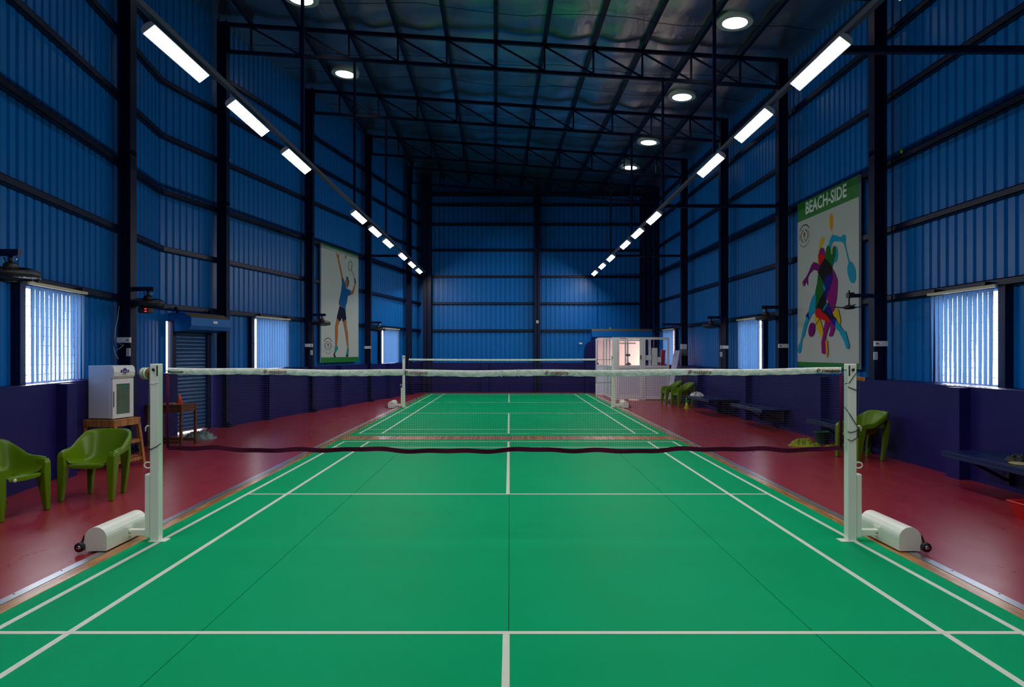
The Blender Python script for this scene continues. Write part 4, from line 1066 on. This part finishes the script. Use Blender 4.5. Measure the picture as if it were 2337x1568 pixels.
# ------------------------------------------------------------------ posters
RIGHT_ART=[('orange',[(1.514,2.687),(1.579,2.368),(1.600,2.366),(1.535,2.684)]),
('orange',[(1.580,2.371),(1.440,2.208),(1.459,2.202),(1.599,2.364)]),
('orange',[(1.571,2.836),(1.567,2.779),(1.554,2.731),(1.535,2.697),(1.511,2.681),(1.486,2.685),(1.462,2.710),(1.443,2.751),(1.430,2.805),(1.426,2.864),(1.430,2.921),(1.443,2.970),(1.462,3.004),(1.486,3.019),(1.511,3.014),(1.535,2.989),(1.554,2.948),(1.567,2.895)]),
('yellow',[(0.948,2.123),(0.961,2.322),(1.011,2.516),(1.086,2.598),(1.077,2.629),(1.116,2.605),(1.136,2.627),(1.168,2.599),(1.190,2.618),(1.202,2.590),(1.246,2.595),(1.161,2.469),(1.062,2.413),(1.037,2.112)]),
('yellow',[(0.941,2.302),(1.012,2.292),(1.012,2.093),(0.980,1.899),(0.888,1.541),(0.842,1.537),(0.908,1.692),(0.941,1.873)]),
('cyan',[(1.282,2.080),(1.378,2.388),(1.438,2.505),(1.531,2.593),(1.658,2.566),(1.839,2.501),(1.905,2.496),(1.938,2.524),(1.992,2.522),(2.046,2.489),(2.061,2.448),(2.046,2.384),(2.064,2.283),(2.195,1.970),(2.153,1.976),(2.036,2.255),(1.971,2.364),(1.861,2.409),(1.612,2.449),(1.543,2.431),(1.496,2.347),(1.473,2.202),(1.426,2.061)]),
('cyan',[(2.108,2.134),(2.184,1.977),(2.205,1.977),(2.129,2.134)]),
('cyan',[(2.412,1.770),(2.422,1.699),(2.414,1.638),(2.388,1.593),(2.349,1.570),(2.300,1.571),(2.246,1.597),(2.196,1.645),(2.154,1.709),(2.126,1.782),(2.115,1.854),(2.124,1.917),(2.150,1.962),(2.191,1.984),(2.241,1.981),(2.294,1.954),(2.344,1.905),(2.385,1.841)]),
('cyan',[(1.763,2.184),(1.756,2.130),(1.737,2.085),(1.708,2.053),(1.673,2.039),(1.635,2.044),(1.599,2.067),(1.569,2.107),(1.550,2.159),(1.543,2.215),(1.550,2.269),(1.569,2.315),(1.599,2.346),(1.635,2.360),(1.673,2.354),(1.708,2.330),(1.737,2.290),(1.756,2.239)]),
('cyan',[(1.761,2.185),(1.718,2.090),(1.600,2.025),(1.541,1.960),(1.450,2.067),(1.600,2.208)]),
('green',[(1.686,2.234),(1.682,2.194),(1.670,2.160),(1.651,2.136),(1.629,2.125),(1.605,2.129),(1.583,2.146),(1.564,2.175),(1.552,2.213),(1.548,2.254),(1.552,2.294),(1.564,2.328),(1.583,2.352),(1.605,2.363),(1.629,2.359),(1.651,2.342),(1.670,2.313),(1.682,2.275)]),
('green',[(1.492,2.199),(1.485,2.134),(1.467,2.078),(1.438,2.038),(1.402,2.019),(1.364,2.024),(1.328,2.052),(1.299,2.100),(1.280,2.162),(1.273,2.230),(1.280,2.297),(1.299,2.353),(1.328,2.393),(1.364,2.411),(1.402,2.405),(1.438,2.376),(1.467,2.328),(1.485,2.267)]),
('green',[(1.250,2.258),(1.674,2.197),(1.615,2.089),(1.547,1.959),(1.420,2.063),(1.266,2.121)]),
('magenta',[(1.256,2.244),(1.248,2.197),(1.226,2.157),(1.193,2.130),(1.151,2.118),(1.106,2.124),(1.064,2.147),(1.029,2.183),(1.007,2.230),(0.999,2.280),(1.007,2.329),(1.029,2.369),(1.064,2.396),(1.106,2.407),(1.151,2.400),(1.193,2.377),(1.226,2.340),(1.248,2.294)]),
('red',[(0.976,2.120),(1.006,2.315),(1.086,2.209),(1.246,2.187),(1.185,2.093)]),
('red',[(0.963,2.298),(1.282,2.253),(1.250,2.153),(1.044,2.013),(0.996,2.141)]),
('purple',[(1.044,2.059),(0.947,2.114),(0.765,2.164),(0.664,2.107),(0.544,1.980),(0.440,1.897),(0.299,1.833),(0.234,1.772),(0.306,1.776),(0.256,1.708),(0.341,1.751),(0.327,1.686),(0.423,1.775),(0.468,1.786),(0.482,1.715),(0.513,1.715),(0.510,1.874),(0.596,1.943),(0.782,2.007),(0.996,1.940)]),
('magenta',[(1.547,1.944),(1.659,1.836),(1.761,1.680),(1.753,1.537),(1.718,1.323),(1.659,1.182),(1.571,1.057),(1.420,1.257),(1.297,1.415),(1.481,1.577),(1.571,1.744)]),
('cyan',[(0.865,1.535),(0.898,1.448),(0.865,1.235),(0.849,1.120),(0.715,1.104),(0.562,0.979),(0.433,1.009),(0.405,1.074),(0.544,1.161),(0.613,1.314),(0.715,1.447)]),
('cyan',[(0.458,1.040),(0.565,0.987),(0.458,0.850),(0.370,0.677),(0.245,0.568),(0.209,0.408),(0.173,0.311),(0.100,0.285),(0.029,0.335),(0.063,0.441),(0.173,0.553),(0.245,0.745),(0.334,0.902)]),
('blue',[(0.544,1.161),(0.586,0.983),(0.423,1.081)]),
('green',[(0.973,1.892),(1.108,1.809),(1.219,1.677),(1.288,1.565),(1.241,1.525),(1.044,1.375),(0.888,1.195),(0.849,1.220),(0.882,1.449),(0.849,1.544),(0.921,1.691)]),
('cyan',[(1.203,1.663),(1.288,1.565),(1.250,1.516),(1.188,1.605)]),
('blue',[(1.297,1.803),(1.556,1.863),(1.576,1.729),(1.481,1.592),(1.328,1.413),(1.297,1.281),(1.172,1.147),(1.250,1.419),(1.241,1.525),(1.288,1.565),(1.210,1.708)]),
('black',[(1.250,2.175),(1.389,2.097),(1.547,1.966),(1.547,1.834),(1.297,1.803),(1.219,1.699),(0.963,1.924),(1.076,2.055)]),
('black',[(1.241,1.525),(1.266,1.418),(1.297,1.296),(1.266,1.208),(1.420,1.095),(1.600,1.040),(1.718,0.962),(1.571,0.903),(1.420,0.976),(1.172,1.102),(0.888,1.195),(1.044,1.382)]),
('blue',[(1.414,1.287),(1.571,1.057),(1.481,1.047),(1.266,1.148),(1.297,1.221)]),
('teal',[(1.389,1.301),(1.414,1.280),(1.219,1.129),(1.172,1.147),(1.266,1.238)]),
('yellow',[(1.585,1.078),(1.703,1.143),(1.790,1.138),(1.827,1.071),(1.890,0.910),(1.862,0.829),(1.747,0.946),(1.630,1.010)]),
('yellow',[(0.842,1.097),(0.914,1.024),(1.060,0.979),(1.172,0.808),(1.210,0.686),(1.172,0.559),(1.124,0.598),(0.947,0.770),(0.849,0.927)]),
('yellow',[(1.156,0.967),(1.297,0.930),(1.272,0.864)]),
('orange',[(1.291,0.542),(1.374,0.551),(1.405,0.326),(1.359,0.180),(1.313,0.281)]),
('magenta',[(1.297,0.941),(1.496,0.921),(1.450,0.827),(1.328,0.668),(1.282,0.535),(1.297,0.318),(1.235,0.272),(1.140,0.293),(1.124,0.522),(1.203,0.671),(1.235,0.821)]),
('magenta',[(1.511,0.920),(1.659,0.856),(1.659,0.747),(1.571,0.633),(1.490,0.611),(1.432,0.639),(1.490,0.723)]),
('red',[(0.908,1.193),(1.012,1.201),(1.124,1.165),(1.172,1.109),(1.297,1.072),(1.496,0.936),(1.517,0.881),(1.297,0.927),(1.076,0.983),(0.914,1.024),(0.859,1.096)]),
('cyan',[(1.726,0.940),(1.862,0.826),(1.989,0.719),(2.072,0.705),(2.141,0.577),(2.214,0.436),(2.181,0.364),(2.113,0.378),(2.031,0.508),(1.919,0.624),(1.833,0.712),(1.668,0.804)]),
('blue',[(1.481,0.951),(1.738,0.964),(1.694,0.801),(1.585,0.859)]),
('purple',[(0.851,0.844),(1.085,0.982),(1.067,0.989),(0.833,0.851)]),
('purple',[(0.841,0.765),(0.817,0.716),(0.781,0.674),(0.734,0.645),(0.684,0.631),(0.636,0.635),(0.597,0.657),(0.570,0.693),(0.559,0.740),(0.567,0.792),(0.591,0.841),(0.629,0.883),(0.675,0.912),(0.726,0.924),(0.773,0.919),(0.812,0.897),(0.838,0.861),(0.848,0.815)])]
LEFT_ART=[('skin',[(0.963,3.336),(1.023,3.342),(1.103,3.279),(1.135,3.337),(1.162,3.335),(1.156,3.202),(1.210,3.065),(1.318,2.885),(1.433,2.637),(1.332,2.541),(1.264,2.745),(1.156,2.950),(1.050,3.176),(0.970,3.296)]),
('skin',[(1.763,2.493),(1.756,2.448),(1.738,2.407),(1.709,2.376),(1.674,2.357),(1.637,2.353),(1.602,2.365),(1.574,2.391),(1.556,2.428),(1.549,2.472),(1.556,2.516),(1.574,2.557),(1.602,2.589),(1.637,2.608),(1.674,2.612),(1.709,2.600),(1.738,2.574),(1.756,2.537)]),
('skin',[(1.594,2.390),(1.706,2.364),(1.678,2.288),(1.594,2.329)]),
('dark',[(1.687,2.710),(1.791,2.663),(1.863,2.540),(1.797,2.410),(1.706,2.333),(1.786,2.520),(1.734,2.614),(1.656,2.624)]),
('skin',[(1.934,2.267),(2.108,2.289),(2.226,2.451),(2.285,2.571),(2.241,2.705),(2.330,2.677),(2.381,2.568),(2.285,2.393),(2.197,2.196),(1.978,2.130)]),
('dark',[(2.226,2.710),(2.315,2.701),(2.381,2.568),(2.315,2.523),(2.271,2.620)]),
('shirt',[(1.332,2.541),(1.433,2.637),(1.566,2.461),(1.622,2.356),(1.706,2.309),(1.834,2.308),(1.969,2.270),(1.952,2.128),(1.777,2.096),(1.692,1.845),(1.130,1.805),(1.291,2.180),(1.359,2.453)]),
('skin',[(1.094,1.802),(1.215,1.778),(1.433,1.695),(1.215,1.720)]),
('shorts',[(1.191,1.744),(1.419,1.694),(1.596,1.647),(1.620,1.517),(1.662,1.361),(1.419,1.251),(1.345,1.378),(1.243,1.273),(1.186,1.258),(0.992,1.367),(1.100,1.578)]),
('shirt',[(1.200,1.990),(1.753,2.034),(1.687,1.890),(1.620,1.754),(1.596,1.634),(1.419,1.698),(1.128,1.811)]),
('skin',[(1.000,1.352),(1.191,1.260),(1.071,1.101),(1.066,0.819),(1.014,0.517),(0.902,0.516),(0.888,0.814),(0.885,1.094),(0.958,1.250)]),
('teal',[(0.879,0.496),(0.986,0.523),(1.091,0.447),(1.043,0.383),(0.930,0.318),(0.860,0.268),(0.846,0.369)]),
('dark',[(0.916,0.325),(0.860,0.242),(0.949,0.163),(0.824,0.164),(0.763,0.243),(0.832,0.306)]),
('skin',[(1.433,1.265),(1.650,1.360),(1.693,1.098),(1.771,0.902),(1.817,0.452),(1.732,0.438),(1.656,0.701),(1.582,0.923)]),
('teal',[(1.726,0.438),(1.845,0.439),(1.823,0.319),(1.799,0.226),(1.632,0.227),(1.702,0.372)]),
('dark',[(1.644,0.233),(1.799,0.233),(1.784,0.168),(1.632,0.169)]),
('dark',[(2.054,3.074),(2.048,3.023),(2.068,3.025),(2.075,3.076)]),
('dark',[(2.048,3.024),(2.030,2.976),(2.050,2.977),(2.068,3.025)]),
('dark',[(2.030,2.977),(2.001,2.937),(2.020,2.937),(2.049,2.976)]),
('dark',[(2.002,2.938),(1.966,2.911),(1.983,2.908),(2.019,2.935)]),
('dark',[(1.970,2.913),(1.930,2.900),(1.938,2.893),(1.979,2.906)]),
('dark',[(1.938,2.901),(1.898,2.904),(1.890,2.896),(1.930,2.892)]),
('dark',[(1.903,2.903),(1.867,2.922),(1.850,2.915),(1.886,2.897)]),
('dark',[(1.868,2.921),(1.839,2.954),(1.820,2.948),(1.849,2.916)]),
('dark',[(1.840,2.953),(1.822,2.996),(1.802,2.992),(1.820,2.949)]),
('dark',[(1.822,2.995),(1.815,3.044),(1.795,3.041),(1.802,2.992)]),
('dark',[(1.815,3.044),(1.822,3.094),(1.802,3.092),(1.795,3.042)]),
('dark',[(1.822,3.094),(1.840,3.141),(1.820,3.140),(1.802,3.093)]),
('dark',[(1.839,3.140),(1.868,3.180),(1.849,3.180),(1.820,3.141)]),
('dark',[(1.867,3.179),(1.903,3.206),(1.886,3.209),(1.850,3.181)]),
('dark',[(1.898,3.204),(1.938,3.218),(1.930,3.224),(1.890,3.211)]),
('dark',[(1.930,3.216),(1.970,3.214),(1.979,3.223),(1.938,3.226)]),
('dark',[(1.966,3.215),(2.002,3.196),(2.019,3.204),(1.983,3.222)]),
('dark',[(2.001,3.197),(2.030,3.165),(2.049,3.171),(2.020,3.203)]),
('dark',[(2.030,3.166),(2.048,3.123),(2.068,3.127),(2.050,3.170)]),
('dark',[(2.048,3.123),(2.054,3.074),(2.075,3.077),(2.068,3.126)]),
('dark',[(2.036,2.926),(2.236,2.704),(2.252,2.708),(2.053,2.931)]),
('shuttle',[(1.636,3.360),(1.672,3.328),(1.608,3.224),(1.555,3.269)])]

def poster(name, lab, A, B, W, H, z0, art, order, y_text=None):
    ang = math.atan2(B[1] - A[1], B[0] - A[0])
    t = thing(name, lab, 'poster', (A[0], A[1], z0), ang, 'tall wall posters')
    MB().box(0, W, .0, .045, 0, H).build('board', 'pboard', t)
    mats = sorted({c for c, _ in art}); mb = MB()
    sc = W / order
    for i, (c, p) in enumerate(art):
        mb.add([(u * sc, -.0008 - .0006 * i, v) for u, v in p], [tuple(range(len(p)))], mats.index(c))
    me = mb
    o = me.build('printed_figure', ['p_' + c for c in mats], t)
    return t, ang
def emblem(t, cx, cz, k, w=1.0):
    mb = MB()
    def dot(u, v, r, mi): mb.add([(cx + w * (u + r * math.cos(a * .785)), -.0012, cz + v + r * math.sin(a * .785)) for a in range(8)], [tuple(range(8))], mi)
    for i in range(17):                      # laurel branches
        a = math.radians(-70 + 17.5 * i / 2 * 1.0); 
        for s in (-1, 1): dot(s * .115 * k * math.cos(a), .115 * k * math.sin(a), .012 * k, 0)
    for i in range(24):                      # ring of small lettering
        a = math.radians(35 + 110 * i / 23); dot(.20 * k * math.cos(a), .20 * k * math.sin(a), .011 * k, 1)
        a = math.radians(215 + 110 * i / 23); dot(.20 * k * math.cos(a), .20 * k * math.sin(a), .007 * k, 1)
    for dx in (-.16, .16):
        for q in range(4): dot(dx * k, (-.05 + .033 * q) * k, .014 * k, 0)
    for v, r in ((.04, .03), (.0, .026), (-.06, .016)): dot(0, v * k, r * k, 2 if v > 0 else 0)
    mb.build('printed_emblem', ['p_pgreen2', 'p_dark', 'p_red'], t)
# silhouettes poster on the right wall
Wd = 14.927 - 12.413; A = (XR(14.927, .05), 14.927); B = (XR(12.413, .05), 12.413)
pt, ang = poster('wall_poster', 'tall white poster of colourful player silhouettes under a green heading', A, B, Wd, 3.51, 1.35, RIGHT_ART, Wd)
MB().box(0, Wd, -.0006, 0, 3.114, 3.51).build('green_heading', 'pgreen', pt); MB().box(0, Wd, -.0006, 0, 0, .105).build('green_footer', 'pgreen', pt)
h_ = text_obj('heading_letters', 'BEACH-SIDE', .345, 'p_white', pt, (1.23, -.0014, 3.325), (math.radians(90), 0, 0), 1.0, .0004, .008)
h_.scale = (1.69 / max(.01, h_.dimensions.x), 1, 1)
emblem(pt, .33, 2.775, 1.15, 1.15)
# player poster on the left wall
A = (XL(20.031, .05), 20.031); B = (XL(22.604, .05), 22.604); Wd2 = math.hypot(B[0] - A[0], B[1] - A[1])
pt2, ang2 = poster('wall_poster', 'tall white poster of a leaping player in a blue shirt', A, B, Wd2, 3.50, 1.35, LEFT_ART, 22.604 - 20.031)
MB().box(0, Wd2, -.0006, 0, 3.44, 3.50).build('green_top_band', 'pgreen', pt2); MB().box(0, Wd2, -.0006, 0, 0, .16).build('green_footer', 'pgreen', pt2)
emblem(pt2, .44, .50, 1.15, 1.3)

# ------------------------------------------------------------------ entrance: shutter hood and glazed partition
hd = thing('shutter_hood', 'blue roller shutter housing above the white partition', 'shutter housing', (0, YF, 0))
MB().prism([(-.46, 2.30), (-.40, 2.26), (-.02, 2.26), (-.02, 2.62), (-.36, 2.62), (-.46, 2.54)], 3.42, 5.92, 'x').build('casing', 'sheet', hd)
MB().add([(3.42, -.365, 2.624), (5.92, -.365, 2.624), (5.92, -.464, 2.544), (3.42, -.464, 2.544), (3.42, -.365, 2.621), (5.92, -.365, 2.621), (5.92, -.461, 2.541), (3.42, -.461, 2.541)],
         [(0, 1, 2, 3), (4, 5, 6, 7), (0, 1, 5, 4), (1, 2, 6, 5), (2, 3, 7, 6), (3, 0, 4, 7)]).build('dusty_top', 'hoodtop', hd)
cone_y = MB().lathe([(.02, 0), (.03, .03), (.02, .06), (.001, .062)], 12).build('shuttlecock', 'strap'); cone_y.location = (4.20, YF - .30, 2.626); tag(cone_y, 'yellow shuttlecock lying on the shutter housing above the entrance', 'shuttlecock')
gp = thing('glazed_partition', 'white aluminium partition with glass upper panes around the entrance', 'partition', (0, 0, 0))
YP, YQ, X0, X1, X2, HP = 24.0, 26.4, 3.34, 3.62, 5.54, 2.18
def post(x, y, w=.05, d=.05, h=HP): MB().box(x - w / 2, x + w / 2, y - d / 2, y + d / 2, 0, h).build('post', 'vest', gp)
def rail_x(xa, xb, y, z, h=.05): MB().box(xa, xb, y - .02, y + .02, z - h / 2, z + h / 2).build('rail', 'vest', gp)
def rail_y(x, ya, yb, z, h=.05): MB().box(x - .02, x + .02, ya, yb, z - h / 2, z + h / 2).build('rail', 'vest', gp)
SILL = 1.16
for x in (X0, X1): post(x, YQ)
for z in (.06, SILL, HP - .03): rail_x(X0 + .025, X1 - .025, YQ, z)
MB().box(X0 + .025, X1 - .025, YQ - .008, YQ + .008, .085, SILL - .025).build('lower_panel', 'lilac', gp); MB().box(X0 + .025, X1 - .025, YQ - .003, YQ + .003, SILL + .025, HP - .055).build('pane', 'pane', gp)
post(X1 + .07, YP, .17, .07)
ys = [YP + .035, YP + .85, YP + 1.65, YQ - .025]
for a, b in zip(ys[:-1], ys[1:]):
    for z in (.06, SILL, HP - .03): rail_y(X1, a, b - .05, z)
    MB().box(X1 - .008, X1 + .008, a, b - .05, .085, SILL - .025).build('lower_panel', 'lilac', gp); MB().box(X1 - .003, X1 + .003, a, b - .05, SILL + .025, HP - .055).build('pane', 'pane', gp)
    post(X1, b - .025) if b < YQ - .1 else None
xm = 4.68
post(xm - .035, YP, .06); post(xm + .035, YP, .06); post(X2, YP, .07)
rail_x(X1 + .155, xm - .065, YP, HP - .03, .06); rail_x(xm + .065, X2 - .035, YP, HP - .04, .08)
rail_x(xm + .065, X2 - .035, YP, SILL, .07); rail_x(xm + .065, X2 - .035, YP, .07, .09)
MB().box(xm + .065, X2 - .035, YP - .008, YP + .008, .115, SILL - .035).build('lower_panel', 'lilac', gp); MB().box(xm + .065, X2 - .035, YP - .003, YP + .003, SILL + .035, HP - .08).build('pane', 'pane', gp)
post(4.92, YP + .10, .08, .04)
# door leaf of the partition
xa, xb = X1 + .16, xm - .07
dl = MB()
dl.box(xa, xa + .06, YP - .02, YP + .02, .03, HP - .07); dl.box(xb - .06, xb, YP - .02, YP + .02, .03, HP - .07)
for z, h in ((.10, .14), (SILL, .09), (HP - .10, .06)): dl.box(xa + .06, xb - .06, YP - .02, YP + .02, z - h / 2, z + h / 2)
lf = dl.build('door_leaf', 'vest', gp)
MB().box(xa + .06, xb - .06, YP - .008, YP + .008, .17, SILL - .045).build('door_panel', 'lilac', lf); MB().box(xa + .06, xb - .06, YP - .003, YP + .003, SILL + .045, HP - .13).build('door_pane', 'pane', lf)
MB().box(xb - .05, xb - .01, YP - .05, YP - .02, 1.42, 1.56).build('handle', 'grey', lf)
post(4.14, YP + .5, .05, .05); post(4.22, YP + .5, .05, .05)
rail_x(X1 + .2, 4.5, YP + .5, 1.98, .04)
MB().add([(4.05, YP - .005, 1.24), (4.16, YP - .005, 1.19), (4.27, YP - .005, 1.24), (4.16, YP - .005, 1.32)], [(0, 1, 2, 3)]).build('diamond_sticker', 'grey', lf)
MB().box(4.06, 4.22, YP - .006, YP - .003, 1.52, 1.60).build('plate', 'grey', lf)
sc_ = MB()
for k in range(6): sc_.bar((3.86 + .035 * k, YP - .036, HP - .045 + .012 * math.sin(k * 2.1)), (3.90 + .035 * k, YP - .036, HP - .03 + .012 * math.cos(k * 1.7)), .004, .012)
sc_.build('scrawled_lettering', 'p_dark', gp)
for i, (x, z, w, h, lab) in enumerate(((5.07, 1.66, .20, .30, 'upper white notice taped in the partition window'), (5.07, 1.36, .20, .30, 'lower white notice taped in the partition window'),
                                 (4.86, 1.47, .26, .17, 'wide white notice left of the two upright notices'), (5.24, 1.40, .12, .18, 'small white notice right of the two upright notices'))):
    o = MB().box(-w / 2, w / 2, 0, .0015, -h / 2, h / 2).build('paper_notice', 'paper'); o.location = (x, YP + .012, z); tag(o, lab, 'notice', 'paper notices on the partition')
o = MB().cbox(-.07, .07, -.05, .05, 0, 1.74, .01).build('upright_case', 'rplastic'); o.location = (5.32, YP + .30, 0.005); o.rotation_euler = (0, math.radians(4), 0); tag(o, 'narrow tall red case standing behind the partition window', 'case')
# standee leaning by the column
sd = thing('banner_stand', 'white printed standee leaning beside the partition', 'banner', (5.27, 22.72, 0), math.radians(-86))
MB().hexa([(-.30, -.01, .12), (.30, -.01, .12), (.30, .01, .12), (-.30, .01, .12)], [(-.30, .27, 1.72), (.30, .27, 1.72), (.30, .29, 1.72), (-.30, .29, 1.72)]).build('panel', 'banner', sd)
for x in (-.29, .29): MB().bar((x, -.035, 0), (x, .295, 1.74), .025).build('frame_leg', 'alu', sd); MB().bar((x, .36, 0), (x, .25, 1.5), .02).build('back_leg', 'alu', sd)
MB().bar((-.32, -.03, .03), (.32, -.03, .03), .03).build('foot_bar', 'black', sd)
